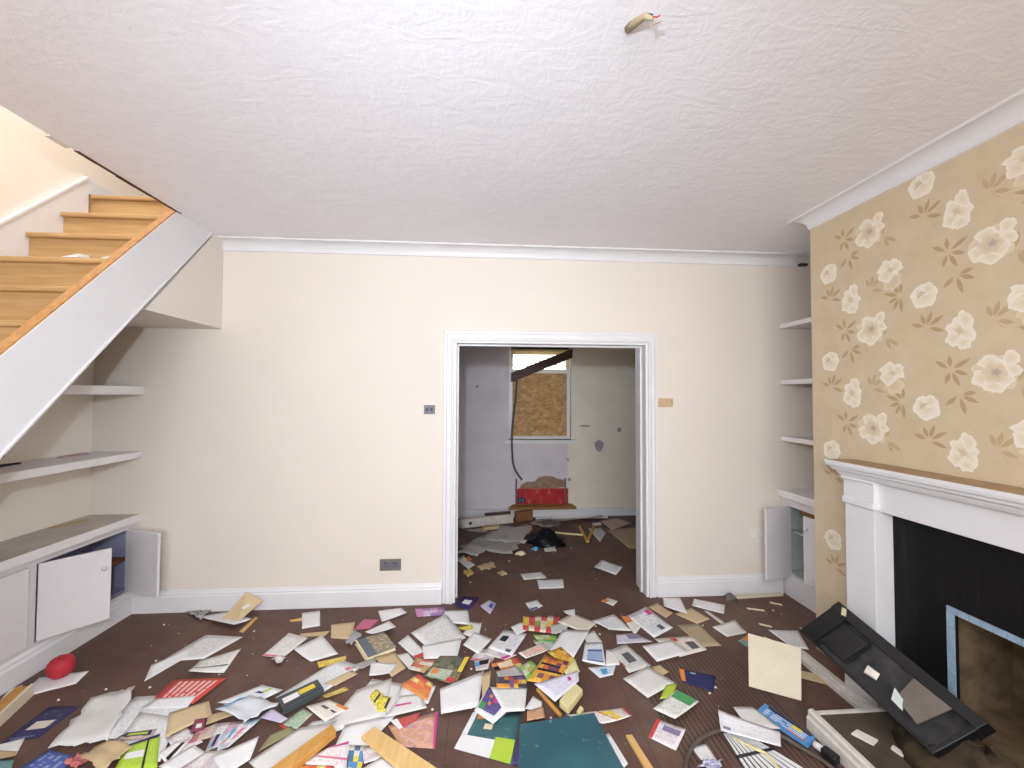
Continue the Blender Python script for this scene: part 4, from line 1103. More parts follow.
('letter','letter','mailer','white document with purple strip near the door casing',((0.994,2.835),(1.154,2.905),(1.240,2.671),(1.071,2.570)),0.0041,1,0,[(.55,.7,.75,.9,'greyc'),(.75,.1,.95,.3,'magenta')]),
('leaflet','leaflet','lilacgrey','lilac grey leaflet below the purple strip document',((0.847,2.617),(0.967,2.632),(1.048,2.529),(0.822,2.523)),0.0041,1,0,[(.45,.1,.95,.6,'purplegrey')]),
('envelope','envelope','kraft','brown envelope touching the foot of the door casing',((1.187,2.950),(1.275,3.002),(1.327,2.858),(1.250,2.798)),0.0015,0,0,[]),
('envelope','envelope','kraft2','brown envelope under the white sheet by the skirting',((1.335,2.844),(1.486,2.916),(1.541,2.766),(1.422,2.712)),0.0015,0,0,[]),
('sheet','paper','white','white sheet nearest the casing foot along the skirting',((1.348,3.067),(1.475,3.059),(1.422,2.834),(1.286,2.910)),0.0041,1,0,[]),
('envelope','envelope','kraftgrey','grey brown envelope standing alone above the grooved boards',((1.284,2.709),(1.435,2.711),(1.447,2.467),(1.322,2.465)),0.0015,0,0,[]),
('envelope','envelope','white','white envelope nearest the alcove along the skirting',((1.574,3.043),(1.752,2.942),(1.673,2.823),(1.500,2.930)),0.0015,1,0,[]),
('strip','wood strip','whitewood','thin white painted splinter between two white envelopes',((1.556,2.871),(1.584,2.869),(1.613,2.712),(1.580,2.702)),0.0015,1,0,[]),
('envelope','envelope','white2','square white envelope right of the white splinter',((1.501,2.671),(1.679,2.708),(1.685,2.590),(1.532,2.556)),0.0015,1,0,[]),
('leaflet','leaflet','stamped','printed card with red mark under a blank envelope',((1.067,2.560),(1.330,2.575),(1.334,2.430),(1.143,2.376)),0.0041,0,0,[(.35,.05,.5,.25,'redc'),(.6,.35,.85,.8,'greyc')]),
('envelope','envelope','white','blank white envelope over the red marked printed card',((0.964,2.489),(1.171,2.538),(1.218,2.395),(0.990,2.337)),0.0067,1,0,[]),
('envelope','envelope','kraft','brown paper corner peeking behind the crooked white envelope',((0.948,2.304),(1.000,2.318),(1.023,2.257),(0.957,2.221)),0.0015,0,0,[]),
('envelope','envelope','white2','crooked white envelope above the lime packet',((0.751,2.207),(0.924,2.302),(1.011,2.159),(0.827,2.062)),0.0093,0,0,[]),
('card','card','navyc','navy blue card with an orange end on the grooved boards',((1.090,2.278),(1.261,2.209),(1.178,2.092),(1.056,2.175)),0.0015,1,0,[(.0,.0,.14,.9,'orangec'),(.3,.1,.45,.2,'palebluec')]),
('packet','packet','lime','lime green packet beside the green plant leaflet',((0.882,2.048),(0.955,2.143),(1.016,2.147),(0.944,2.051)),0.0119,0,0,[]),
('leaflet','leaflet','plantleaf','white leaflet with a green plant photo corner',((0.820,1.983),(0.993,2.100),(1.062,2.012),(0.888,1.898)),0.0145,1,0,[(.68,.05,1,.9,'greenp')]),
('leaflet','leaflet','redwhite','white leaflet with dark red folded edge near the wooden stick',((0.738,1.840),(0.820,1.938),(0.915,1.851),(0.827,1.762)),0.0015,1,0,[(.0,.0,1,.13,'redc'),(.6,.3,.85,.9,'purplegrey')]),
('menu','menu','pizza','pizza menu strip sticking out behind the teal folder',((0.398,1.990),(0.690,2.015),(0.698,1.928),(0.561,1.925)),0.0015,1,0,[(.55,.1,.75,.9,'yellowc'),(.52,.0,.55,1,'redc'),(.96,.0,1,1,'redc')]),
('carton','carton','white2','open white carton flap above the teal folder',((0.210,1.998),(0.258,2.080),(0.296,2.037),(0.288,1.980)),0.0327,0,0,[]),
('carton','carton','brownphoto','brown photo carton piece against the teal folder',((0.218,1.981),(0.295,1.995),(0.295,1.934),(0.212,1.922)),0.0353,1,0,[]),
('sheet','paper','white','white page edge sticking out along the right of the teal folder',((0.548,1.864),(0.573,1.873),(0.603,1.714),(0.580,1.697)),0.0015,1,0,[]),
('envelope','envelope','white2','white envelope tucked behind the printed long envelope',((1.197,1.953),(1.292,1.947),(1.332,1.812),(1.189,1.827)),0.0270,0,0,[]),
('envelope','envelope','franked','long white envelope with a blue frank lying on the slatted grille',((1.096,1.906),(1.313,1.793),(1.261,1.718),(1.057,1.816)),0.0300,1,0,[(.05,.7,.18,.85,'purplegrey')]),
('sheet','paper','white','small white page at the curve of the grey hose',((0.901,1.777),(0.973,1.787),(0.973,1.703),(0.905,1.703)),0.0015,1,0,[]),
('wrapper','wrapper','pinkblue','crumpled pink and blue wrapper at the lower edge by the hose',((0.866,1.669),(0.917,1.702),(0.991,1.697),(0.952,1.645)),0.0015,1,1,[]),
('letter','letter','letter1','white letter behind the leaning cream folder',((1.842,2.614),(2.026,2.591),(1.940,2.395),(1.848,2.421)),0.0015,1,0,[]),
('scrap','paper scrap','tealc','teal and orange scrap left of the leaning cream folder',((1.575,2.510),(1.677,2.568),(1.628,2.455),(1.585,2.448)),0.0015,1,0,[(.4,.0,1,.4,'orangec')]),
('leaflet','leaflet','pinkpurple','purple and pink flower leaflet at the skirting end',((-0.455,3.007),(-0.251,3.036),(-0.248,2.927),(-0.427,2.913)),0.0041,1,0,[]),
('card','card','navypurple','dark purple card with a white square at the doorway',((-0.195,3.038),(-0.131,3.197),(-0.012,3.159),(-0.074,2.988)),0.0015,1,0,[(.35,.3,.7,.75,'white')]),
('scrap','paper scrap','lilac','white and violet paper scrap just inside the doorway',((-0.004,3.040),(0.061,3.123),(0.111,3.076),(0.065,2.912)),0.0015,1,0,[(.4,.5,.8,.9,'bluec')]),
('card','card','white','small white card with a blue corner on the threshold',((0.320,3.062),(0.412,3.101),(0.440,2.983),(0.350,2.947)),0.0015,1,0,[(.0,.75,.6,1,'bluec')]),
('card','card','orangewhite','white card with an orange edge on the threshold',((0.878,3.057),(0.942,3.098),(0.997,3.034),(0.942,2.979)),0.0015,1,0,[(.0,.0,.7,.4,'orangec')]),
('envelope','envelope','white2','torn white envelope farther of the two in the back room middle',((0.329,3.556),(0.510,3.585),(0.543,3.465),(0.351,3.440)),0.0015,1,0,[]),
('envelope','envelope','white','rectangular white envelope nearer of the two in the back room middle',((0.456,3.433),(0.671,3.438),(0.648,3.279),(0.451,3.274)),0.0015,1,0,[]),
('envelope','envelope','white','lone white envelope at the right of the back room floor',((0.989,3.660),(1.097,3.787),(1.243,3.644),(1.129,3.487)),0.0015,1,0,[]),
('envelope','envelope','white2','white envelope by the left jamb with an orange scrap',((-0.227,3.915),(-0.166,3.983),(-0.051,3.767),(-0.110,3.685)),0.0015,0,0,[]),
('scrap','paper scrap','orangec','small orange scrap by the left jamb envelope',((-0.136,3.926),(-0.110,3.973),(-0.080,3.875),(-0.115,3.832)),0.0041,1,0,[]),
('sheet','paper','newsgrey','large grey newspaper sheet spread at the left of the back room',((-0.215,4.192),(-0.010,4.470),(0.533,4.598),(0.290,3.955)),0.0015,0,1,[]),
('sheet','paper','newsgrey2','creased grey paper sheet nearest the fallen white plank',((-0.010,4.362),(0.213,4.772),(0.593,4.822),(0.432,4.248)),0.0072,1,1,[]),
('sheet','paper','newsgrey','crumpled paper sheet behind the black bag',((0.546,4.919),(0.787,5.188),(0.958,4.973),(0.751,4.723)),0.0015,0,1,[]),
('sheet','paper','newsgrey2','grey paper curling toward the left jamb',((-0.226,4.046),(-0.129,4.253),(0.089,4.158),(-0.026,3.935)),0.0072,1,1,[]),
('sheet','paper','white2','white scrap right at the black bag foot',((0.615,4.115),(0.732,4.162),(0.723,4.004),(0.609,4.010)),0.0015,1,1,[]),
('sheet','paper','newsgrey2','small grey paper under the fallen white plank',((-0.167,4.742),(0.011,4.802),(0.076,4.659),(-0.076,4.601)),0.0015,1,0,[]),
('cardboard','cardboard','kraftgrey','flat tan cardboard against the right jamb of the doorway',((1.404,4.649),(1.815,4.732),(1.574,4.056),(1.456,4.091)),0.0015,0,0,[]),
('cardboard','cardboard','pinkcard','pinkish cardboard sheet near the far skirting',((1.418,4.977),(1.649,5.087),(1.774,4.877),(1.458,4.638)),0.0041,1,0,[]),
('sheet','paper','whitegrey','white paper beside the crossed wooden sticks',((1.192,4.662),(1.357,4.723),(1.363,4.549),(1.218,4.275)),0.0015,1,0,[]),
('sheet','paper','white2','white square paper beside the far skirting',((1.304,4.913),(1.410,4.946),(1.390,4.794),(1.286,4.800)),0.0015,1,0,[]),
('sheet','paper','newsgrey2','flattened pale paper strip along the far skirting',((0.820,5.082),(1.511,5.126),(1.451,5.005),(0.836,4.961)),0.0072,1,0,[]),
('scrap','paper scrap','kraft','brown crumpled paper strip in the left of the back room',((-0.042,3.723),(0.100,3.825),(0.131,3.670),(0.010,3.616)),0.0015,1,1,[]),
('scrap','paper scrap','woodlight','curled tan scrap in the left of the back room floor',((-0.150,3.606),(-0.092,3.663),(-0.056,3.560),(-0.104,3.506)),0.0015,1,1,[]),
('scrap','paper scrap','kraft','small tan curl beside the brown crumpled strip',((0.136,3.568),(0.197,3.604),(0.227,3.543),(0.167,3.508)),0.0015,1,1,[]),
('envelope','envelope','white','white envelope lying over the top edge of the old patterned book',((-0.717,2.716),(-0.596,2.837),(-0.536,2.761),(-0.654,2.658)),0.0235,1,0,[]),
]
def bil(q, u, v):
    return ((1 - u) * (1 - v) * q[0][0] + u * (1 - v) * q[1][0] + u * v * q[2][0] + (1 - u) * v * q[3][0],
            (1 - u) * (1 - v) * q[0][1] + u * (1 - v) * q[1][1] + u * v * q[2][1] + (1 - u) * v * q[3][1])
def paper_height(seed, crumple, free, size):
    r = random.Random(seed)
    ph = [r.uniform(0, 6.28) for _ in range(6)]
    cu, cv = r.choice((0, 1)), r.choice((0, 1))
    lift = r.uniform(.05, .16) * size if free and not crumple and r.random() < .75 else 0
    fold = r.random() < .35
    def h(u, v):
        if crumple:
            return .012 * abs(math.sin(5 * u + ph[0]) * math.cos(4.3 * v + ph[1])) + .007 * abs(math.sin(11 * v + 7 * u + ph[2])) + .004 * abs(math.sin(17 * u - 9 * v + ph[3]))
        z = .0004 * (1 + math.sin(4 * u + ph[0]) * math.cos(4 * v + ph[1]))
        du, dv = abs(u - (1 - cu)), abs(v - (1 - cv))     # 1 at the lifted corner
        z += lift * max(0, (du + dv) / 2 - .35) ** 2 * 1.5
        if fold and free:
            z += .10 * size * .25 * max(0, .5 - abs(v - .5)) ** 2
        return z
    return h
GROUP = 'papers strewn over the floor'
def make_paper(idx, row):
    name, cat, mat, label, q, z0, free, crumple, panels = row
    size = math.hypot(q[0][0] - q[2][0], q[0][1] - q[2][1])
    h = paper_height(idx * 13 + 5, crumple, free, size)
    n = 9 if crumple else 7
    th = .0009
    m = MB()
    m.uv = []
    r = random.Random(idx)
    for side in (1, 0):
        for j in range(n):
            for i in range(n):
                u, v = i / (n - 1), j / (n - 1)
                x, y = bil(q, u, v)
                if crumple and (i in (0, n - 1) or j in (0, n - 1)):
                    rr = random.Random(idx * 999 + i * 31 + j)
                    x += rr.uniform(-.06, .06) * size * .6
                    y += rr.uniform(-.06, .06) * size * .6
                m.v.append((x, y, z0 + h(u, v) + th * side))
                m.uv.append((u, 1 - v))
    for j in range(n - 1):
        for i in range(n - 1):
            a = j * n + i
            m.f.append((a, a + 1, a + n + 1, a + n))
            b = a + n * n
            m.f.append((b, b + n, b + n + 1, b + 1))
    edge = [i for i in range(n)] + [j * n + n - 1 for j in range(1, n)] + [(n - 1) * n + i for i in range(n - 2, -1, -1)] + [j * n for j in range(n - 2, 0, -1)]
    for k in range(len(edge)):
        a, b = edge[k], edge[(k + 1) % len(edge)]
        m.f.append((a, a + n * n, b + n * n, b))
    cx, cy = bil(q, .5, .5)
    if panels:
        root = thing(name, label, cat, (cx, cy, z0), GROUP)
        o = m.build('sheet', mat, root, smooth=True)
    else:
        o = tag(m.build(name, mat, None, smooth=True), label, cat, GROUP)
        root = None
    for pi, (u0, v0, u1, v1, pm) in enumerate(panels):
        p = MB()
        p.uv = []
        k = 6
        for j in range(k):
            for i in range(k):
                u, v = u0 + (u1 - u0) * i / (k - 1), v0 + (v1 - v0) * j / (k - 1)
                x, y = bil(q, u, v)
                p.v.append((x, y, z0 + h(u, v) + th + .0005 + .00025 * pi))
                p.uv.append((i / (k - 1), 1 - j / (k - 1)))
        for j in range(k - 1):
            for i in range(k - 1):
                a = j * k + i
                p.f.append((a, a + k, a + k + 1, a + 1))
        p.build('printed_panel', pm, root, smooth=True)
for i, row in enumerate(PAPERS):
    make_paper(i, row)

# two sheets that lean
M['creamcard'] = paint('cream_card', (224, 213, 190), .6, .04, 6)
def leaning(name, label, cat, mat, pts, th, grp=None):
    a, b, c, d = [Vector(p) for p in pts]
    n_ = (b - a).cross(d - a).normalized() * th
    m = MB().hexa([a, b, c, d, a + n_, b + n_, c + n_, d + n_])
    return tag(m.build(name, mat, bevel=.0008), label, cat, grp)
fd = leaning('card_folder', 'plain cream card folder leaning beside the fireplace', 'folder', 'creamcard', [(1.383, 2.115, .004), (1.575, 1.998, .004), (1.712, 2.169, .152), (1.517, 2.323, .152)], .006)
le = leaning('envelope', 'brown envelope leaning against the skirting', 'envelope', 'kraft2', [(-1.715, 2.962, .008), (-1.585, 2.915, .008), (-1.50, 3.06, .075), (-1.615, 3.07, .135)], .003)
MB().hexa([(-1.60, 2.985, .062), (-1.58, 2.975, .058), (-1.555, 3.0, .072), (-1.575, 3.012, .078), (-1.60, 2.983, .066), (-1.58, 2.973, .062), (-1.555, 2.998, .076), (-1.575, 3.010, .082)]).build('tape', 'white', le)
# crushed box the folder rests on
cb = MB()
cb.hexa([(1.55, 2.26, 0), (1.66, 2.17, 0), (1.76, 2.26, 0), (1.62, 2.36, 0), (1.56, 2.27, .10), (1.67, 2.19, .10), (1.755, 2.26, .09), (1.63, 2.35, .12)])
bx = tag(cb.build('cardboard_box', 'kraft', bevel=.003), 'small crushed brown box behind the leaning cream folder', 'box')
MB().hexa([(1.70, 2.16, .004), (1.80, 2.10, .004), (1.83, 2.16, .004), (1.72, 2.22, .004), (1.70, 2.16, .008), (1.80, 2.10, .010), (1.83, 2.16, .012), (1.72, 2.22, .010)]).build('flap', 'kraft', bx)

# ------------------------------------------------------------ solid things on the floor
def slab(name, mat, top, h, z0=0.0, parent=None, bevel=.0):
    return MB().hexa([(x, y, z0) for x, y in top] + [(x, y, z0 + h) for x, y in top]).build(name, mat, parent, bevel=bevel)
ZP = .02
M['cassette'] = paint('cassette_black', (70, 74, 80), .4, .08, 20)
vh = thing('video_cassette', 'dark grey video cassette with white and yellow labels', 'cassette', (-.87, 2.15, ZP))
vt = [(-.973, 2.135), (-.83, 2.256), (-.77, 2.18), (-.905, 2.045)]
slab('shell', 'cassette', vt, .025, ZP, vh, .002)
def sub(q, u0, v0, u1, v1):
    return [bil(q, u0, v0), bil(q, u1, v0), bil(q, u1, v1), bil(q, u0, v1)]
slab('paper_label', 'white', sub(vt, .08, .25, .45, .62), .0008, ZP + .025, vh)
slab('yellow_label', 'yellowc', sub(vt, .47, .22, .86, .55), .0008, ZP + .025, vh)
slab('spine_ridge', 'darkslot', sub(vt, .02, .80, .98, .86), .001, ZP + .025, vh)

bk = thing('book', 'old hardback book with mottled cover and blue grey spine band', 'book', (-.62, 2.59, .002))
bt = [(-.752, 2.629), (-.601, 2.715), (-.494, 2.551), (-.640, 2.452)]
photo('mottled', [(120, 106, 84), (190, 172, 132), (90, 84, 76), (214, 198, 158)], 9)
slab('page_block', 'cream', sub(bt, .03, .02, .98, .97), .016, .003, bk)
slab('back_cover', 'cream', bt, .002, .001, bk)
c_ = MB(); c_.uv = []
for x, y in bt: c_.v.append((x, y, .019)); c_.uv.append((0, 0))
for (x, y), uv in zip(bt, ((0, 1), (1, 1), (1, 0), (0, 0))): c_.v.append((x, y, .022)); c_.uv.append(uv)
for i in range(4): c_.uv[i] = c_.uv[i + 4]
c_.f = [(3, 2, 1, 0), (4, 5, 6, 7), (0, 1, 5, 4), (1, 2, 6, 5), (2, 3, 7, 6), (3, 0, 4, 7)]
c_.build('front_cover', 'mottled', bk)
slab('spine_band', paint('spine_blue_grey', (104, 114, 122), .6), sub(bt, .06, .0, .36, 1.0), .0008, .022, bk)
slab('cover_edge', 'cream', sub(bt, .0, .0, .06, 1.0), .0008, .022, bk)

tf = thing('folder', 'worn teal lever arch folder at the lower edge of the picture', 'folder', (.36, 1.79, .006))
tt = [(.179, 1.908), (.527, 1.953), (.575, 1.60), (.140, 1.61)]
t = NT('worn_teal_board'); o = t.coord(); f = t.noise(o, 22.0, 5.0, .7); g2 = t.noise(o, 4.0, 3.0)
c = t.mix(t.ramp(f, [(.64, (0, 0, 0, 1)), (.72, (1, 1, 1, 1))]), t.ramp(g2, [(.3, lin((46, 84, 96))), (.7, lin((60, 102, 112)))]), lin((150, 168, 164)))
M['tealboard'] = t.out(c, .6, .3)
slab('lower_board', 'tealboard', tt, .003, .010, tf)
slab('contents', 'white2', sub(tt, .05, .03, .97, .98), .018, .013, tf)
slab('upper_board', 'tealboard', tt, .003, .031, tf, .001)

bd = tag(slab('pine_board', 'pine', [(-.508, 1.882), (-.466, 1.934), (-.10, 1.655), (-.165, 1.585)], .014, .024, None, .002), 'wide pale pine board running off the lower edge of the picture', 'board')
bt2 = tag(slab('timber_batten', 'batten', [(-.85, 1.70), (-.655, 1.956), (-.622, 1.916), (-.78, 1.67)], .030, .012, None, .003), 'squared orange wooden batten lying on white pages', 'batten')
tag(MB().tube([(.292, 2.156, .010), (.372, 1.968, .018)], .010, 10).build('dowel', 'batten'), 'short wooden dowel pointing at the teal folder', 'dowel')
tag(MB().hexa([(.640, 1.846, .0), (.668, 1.848, .0), (.70, 1.64, .0), (.665, 1.635, .0), (.640, 1.846, .012), (.668, 1.848, .012), (.70, 1.64, .012), (.665, 1.635, .012)]).build('wood_stick', 'woodlight', bevel=.002), 'flat wooden stick right of the teal folder', 'stick')

M['creamplastic'] = paint('cream_plastic', (226, 214, 160), .4, .05, 10)
pb = thing('plug_adapter', 'cream plastic plug box beside the orange grocery spread', 'plug', (.44, 2.07, .008))
slab('casing', 'creamplastic', [(.377, 2.028), (.474, 2.163), (.51, 2.095), (.412, 1.975)], .034, .010, pb, .006)
slab('lug', 'creamplastic', [(.452, 1.985), (.478, 2.02), (.49, 2.00), (.462, 1.965)], .018, .004, pb, .003)

M['tubeblue'] = None
printed('tubeblue', (64, 136, 204), (224, 232, 244), 5, 7, .55, .9)
tb = thing('toothpaste_carton', 'blue and white toothpaste carton near the hearth edge', 'carton', (1.37, 1.85, .004))
q = [(1.300, 1.929), (1.368, 1.970), (1.450, 1.763), (1.392, 1.735)]
c_ = MB(); c_.uv = []
for zz in (.004, .024):
    for (x, y), uv in zip(q, ((0, 1), (0, 0), (1, 0), (1, 1))): c_.v.append((x, y, zz)); c_.uv.append(uv)
c_.f = [(3, 2, 1, 0), (4, 5, 6, 7), (0, 1, 5, 4), (1, 2, 6, 5), (2, 3, 7, 6), (3, 0, 4, 7)]
c_.build('carton_body', 'tubeblue', tb)
slab('yellow_flash', 'yellowc', [bil(q, .5, .62), bil(q, .8, .62), bil(q, .8, .8), bil(q, .5, .8)], .0006, .024, tb)
slab('navy_band', 'navyc', [bil(q, .75, .1), bil(q, .98, .1), bil(q, .98, .95), bil(q, .75, .95)], .0005, .024, tb)
slab('red_flash', 'redc', [bil(q, .0, .6), bil(q, .10, .6), bil(q, .10, .95), bil(q, .0, .95)], .0006, .024, tb)
MB().tube([(1.428, 1.742, .014), (1.440, 1.715, .014), (1.443, 1.705, .014)], [.014, .014, .010], 12).build('white_cap', 'white', tb, smooth=True)
ad = thing('black_plug', 'black plug lump against the hearth edge', 'plug', (1.45, 1.66, 0))
slab('plug_body', 'black', [(1.418, 1.700), (1.455, 1.715), (1.472, 1.655), (1.435, 1.64)], .035, 0, ad, .008)
MB().tube([(1.44, 1.645, .015), (1.425, 1.62, .01), (1.40, 1.60, .006)], .005, 8).build('lead', 'black', ad)
M['hose'] = paint('grey_hose', (96, 84, 78), .6, .1, 20)
hp = [(.79, 1.55, .012), (.81, 1.645, .012), (.879, 1.743, .012), (.94, 1.79, .014), (1.01, 1.822, .014), (1.09, 1.842, .018), (1.163, 1.840, .019), (1.24, 1.822, .018), (1.319, 1.795, .010), (1.36, 1.73, .010), (1.40, 1.66, .012), (1.42, 1.58, .012), (1.43, 1.5, .012)]
def smooth_path(P, k=5):
    out = []
    for i in range(len(P) - 1):
        p0, p1, p2, p3 = [Vector(P[max(0, min(len(P) - 1, i + d))]) for d in (-1, 0, 1, 2)]
        for s_ in range(k):
            a = s_ / k
            out.append(.5 * ((2 * p1) + (p2 - p0) * a + (2 * p0 - 5 * p1 + 4 * p2 - p3) * a * a + (3 * p1 - p0 - 3 * p2 + p3) * a ** 3))
    out.append(Vector(P[-1]))
    return out
tag(MB().tube(smooth_path(hp), .0085, 8).build('hose', 'hose', smooth=True), 'grey brown rubber hose curving round the slatted grille', 'hose')
gr = thing('vent_grille', 'white slatted grille with dark gaps under the franked envelope', 'grille', (1.16, 1.72, 0))
gq = [(1.075, 1.830), (1.170, 1.835), (1.305, 1.640), (1.055, 1.590)]
slab('backing', 'darkslot', gq, .003, .001, gr)
for i in range(9):
    u = i / 9
    slab('slat', 'white', sub(gq, u + .025, .0, u + .086, 1.0), .005, .004, gr)
slab('cross_bar', 'darkslot', sub(gq, .0, .48, 1, .54), .0015, .009, gr)
tag(MB().tube([(1.10, 1.80, .014), (1.15, 1.74, .016), (1.185, 1.71, .016), (1.195, 1.64, .014)], [.003, .006, .006, .004], 8).build('twig', 'creamplastic'), 'pale yellow twig lying across the slatted grille', 'twig')

ap = thing('apple', 'bright red apple resting on the envelope by the cupboard', 'apple', (-2.215, 2.43, .004))
M['apple'] = paint('apple_red', (190, 48, 60), .6, .12, 8.0)
prof = [(.004, .014), (.022, .002), (.042, .006), (.062, .026), (.070, .052), (.066, .076), (.050, .096), (.030, .102), (.014, .095), (.004, .084)]
MB().lathe([(r * .82, z * .98) for r, z in prof], (-2.215, 2.43, .004), 24).build('fruit', 'apple', ap, smooth=True)
MB().tube([(-2.215, 2.43, .088), (-2.217, 2.43, .106), (-2.222, 2.428, .116)], .0035, 6).build('stem', 'brownshelf', ap)

wtb = thing('wooden_tray', 'broken wooden tray end leaning at the picture edge by the cupboard', 'tray', (-2.2, 2.15, 0))
MB().hexa([(-2.24, 2.02, .0), (-2.13, 1.96, .0), (-2.225, 2.29, .0), (-2.30, 2.30, .0), (-2.24, 2.02, .03), (-2.13, 1.96, .045), (-2.225, 2.29, .052), (-2.30, 2.30, .042)]).build('tray_base', 'batten', wtb, bevel=.002)
MB().hexa([(-2.13, 1.96, 0), (-2.115, 1.96, 0), (-2.215, 2.295, 0), (-2.228, 2.295, 0), (-2.13, 1.96, .05), (-2.115, 1.96, .05), (-2.215, 2.295, .058), (-2.228, 2.295, .058)]).build('tray_rim', 'creamcard', wtb)

ws_ = tag(MB().hexa([(1.88, 3.02, 0), (2.27, 3.045, 0), (2.27, 3.075, 0), (1.87, 3.06, 0), (1.88, 3.02, .016), (2.27, 3.045, .016), (2.27, 3.075, .016), (1.87, 3.06, .016)]).build('wood_batten', 'creamcard', bevel=.002), 'cream timber strip on the floor against the alcove skirting', 'batten')
tag(lump('rag', paint('grey_rag', (120, 116, 110), .9, .2, 20), 1.84, 3.03, 0, .05, .035, .04, 21, 10, 4, .3), 'small grey rag lump at the end of the cream timber strip', 'rag')
for x, y, s_, lab in ((1.93, 2.86, .05, 'pale wood chip on the bare floor before the alcove strip'), (2.13, 2.93, .03, 'white chip of plaster before the alcove cupboard'), (1.86, 2.66, .028, 'tan chip of wood in the middle of bare alcove floor')):
    tag(MB().hexa([(x - s_, y + .015, .0), (x + s_, y - .02, .0), (x + s_, y - .004, .0), (x - s_, y + .03, .0), (x - s_, y + .015, .006), (x + s_, y - .02, .006), (x + s_, y - .004, .006), (x - s_, y + .03, .006)]).build('chip', 'cream'), lab, 'chip')

# crumbs of plaster nobody could count
m = MB()
r = random.Random(77)
for i in range(260):
    if i % 3:
        x, y = r.uniform(-2.2, 2.2), r.uniform(1.5, 2.98)
    else:
        x, y = r.uniform(-.15, 1.2), r.uniform(3.4, 5.1)
    if x > 1.4 and y < 2.4: continue
    a = r.uniform(0, 3.1); s_ = r.choice((.002, .003, .004, .007)); ca, sa = math.cos(a) * s_, math.sin(a) * s_
    hh = s_ * .7
    m.hexa([(x - ca, y - sa, 0), (x + sa, y - ca, 0), (x + ca * 1.2, y + sa, 0), (x - sa, y + ca, 0), (x - ca * .6, y - sa * .6, hh), (x + sa * .6, y - ca * .6, hh), (x + ca * .6, y + sa * .6, hh), (x - sa * .6, y + ca * .6, hh)])
cr = m.build('plaster_crumbs', 'patch')
cr['kind'] = 'stuff'; cr['label'] = 'white plaster crumbs sprinkled over the dark floor'; cr['category'] = 'crumbs'

# scraps left on the stairs
def on_tread(k): return 3.006 - RY * k, 2.852 - RZ * k
for k, x, lab in ((3, -2.02, 'small white paper scrap on a tread near the string'), (4, -1.95, 'torn pale scrap on the tread below, against the string'), (3, -2.22, 'grey scrap on the middle of a stair tread')):
    y, z = on_tread(k)
    tag(MB().hexa([(x - .05, y + .005, z), (x + .04, y + .0, z), (x + .05, y + .05, z), (x - .03, y + .06, z), (x - .05, y + .005, z + .004), (x + .04, y, z + .02), (x + .05, y + .05, z + .03), (x - .03, y + .06, z + .01)]).build('paper_scrap', 'white2'), lab, 'paper scrap')

# ------------------------------------------------------------ back room things
t = NT('strand_board'); o = t.coord()
v = t.n('TexVoronoi'); t.link(t.scaled(o, (9, 1, 22)), v.inputs['Vector']); v.inputs['Scale'].default_value = 2.2
f = t.noise(o, 16.0, 4.0, .6, .6)
c = t.mix(.5, t.ramp(v.outputs['Color'], [(.2, lin((164, 124, 80))), (.8, lin((216, 176, 124)))]), t.ramp(f, [(.35, lin((136, 98, 62))), (.6, lin((212, 172, 122)))]))
M['osb'] = t.out(c, .7, .3)
tag(box(.384, 1.071, YW + .030, YW + .049, .995, 1.780).build('strand_board', 'osb'), 'strand board panel blocking the lower half of the far window', 'board')
M['slatmat'] = paint('blind_slat_cream', (206, 190, 150), .5, .05, 10)
bd_ = thing('venetian_blind', 'cream slatted blind across the top of the far window', 'blind', (.73, YW + .03, 1.8))
box(.36, 1.10, YW + .01, YW + .045, 2.085, 2.115).build('head_rail', 'darkslot', bd_)
for i in range(11):
    z = 1.86 + i * .0215; tl = .015 if i < 7 else .0225
    MB().hexa([(.365, YW + .012, z), (1.095, YW + .012, z), (1.095, YW + .030, z + tl), (.365, YW + .030, z + tl), (.365, YW + .012, z + .0015), (1.095, YW + .012, z + .0015), (1.095, YW + .030, z + tl + .002), (.365, YW + .030, z + tl + .002)]).build('slat', 'slatmat', bd_)
for x in (.5, .95):
    box(x, x + .004, YW + .022, YW + .024, 1.85, 2.09).build('cord', 'slatmat', bd_)
pk = MB()
a, b = Vector((.36, YW - .03, 1.665)), Vector((1.13, YW - .03, 1.975))
d_ = Vector((0, 0, .115)); w_ = Vector((0, -.022, 0))
pk.hexa([a, b, b + w_, a + w_, a + d_, b + d_, b + d_ + w_, a + d_ + w_])
tag(pk.build('pelmet_board', 'darkwood', bevel=.003), 'dark brown pelmet board hanging aslant over the far window', 'board')
M['cable'] = paint('grey_cable', (86, 92, 96), .5, .1, 10)
cp = [(.43, YW - .045, 1.70), (.42, YW - .05, 1.5), (.395, YW - .055, 1.3), (.375, YW - .07, 1.1), (.37, YW - .07, .95), (.375, YW - .075, .80), (.39, YW - .06, .66), (.43, YW - .05, .56), (.50, YW - .03, .46)]
tag(MB().tube(smooth_path(cp), .012, 8).build('hanging_cable', 'cable', smooth=True), 'thick grey cable hanging down from the slanted pelmet board', 'cable')
so = thing('wall_socket', 'small dark blue socket at the corner of the red paint patch', 'socket', (.49, YW, .17))
box(.45, .545, YW - .02, YW - .004, .175, .235).build('face_plate', paint('navy_plastic', (44, 48, 90), .4), so, bevel=.003)
for x in (.465, .505):
    box(x, x + .022, YW - .023, YW - .02, .19, .22).build('rocker', 'greyplate', so)
for x in (.43, 1.045):
    tag(MB().tube([(x, YW - .014, .16), (x, YW - .014, .47)], .010, 8).build('copper_pipe', 'greyplate'), 'thin capped pipe at the %s end of the red patch' % ('socket' if x < .6 else 'plain'), 'pipe')
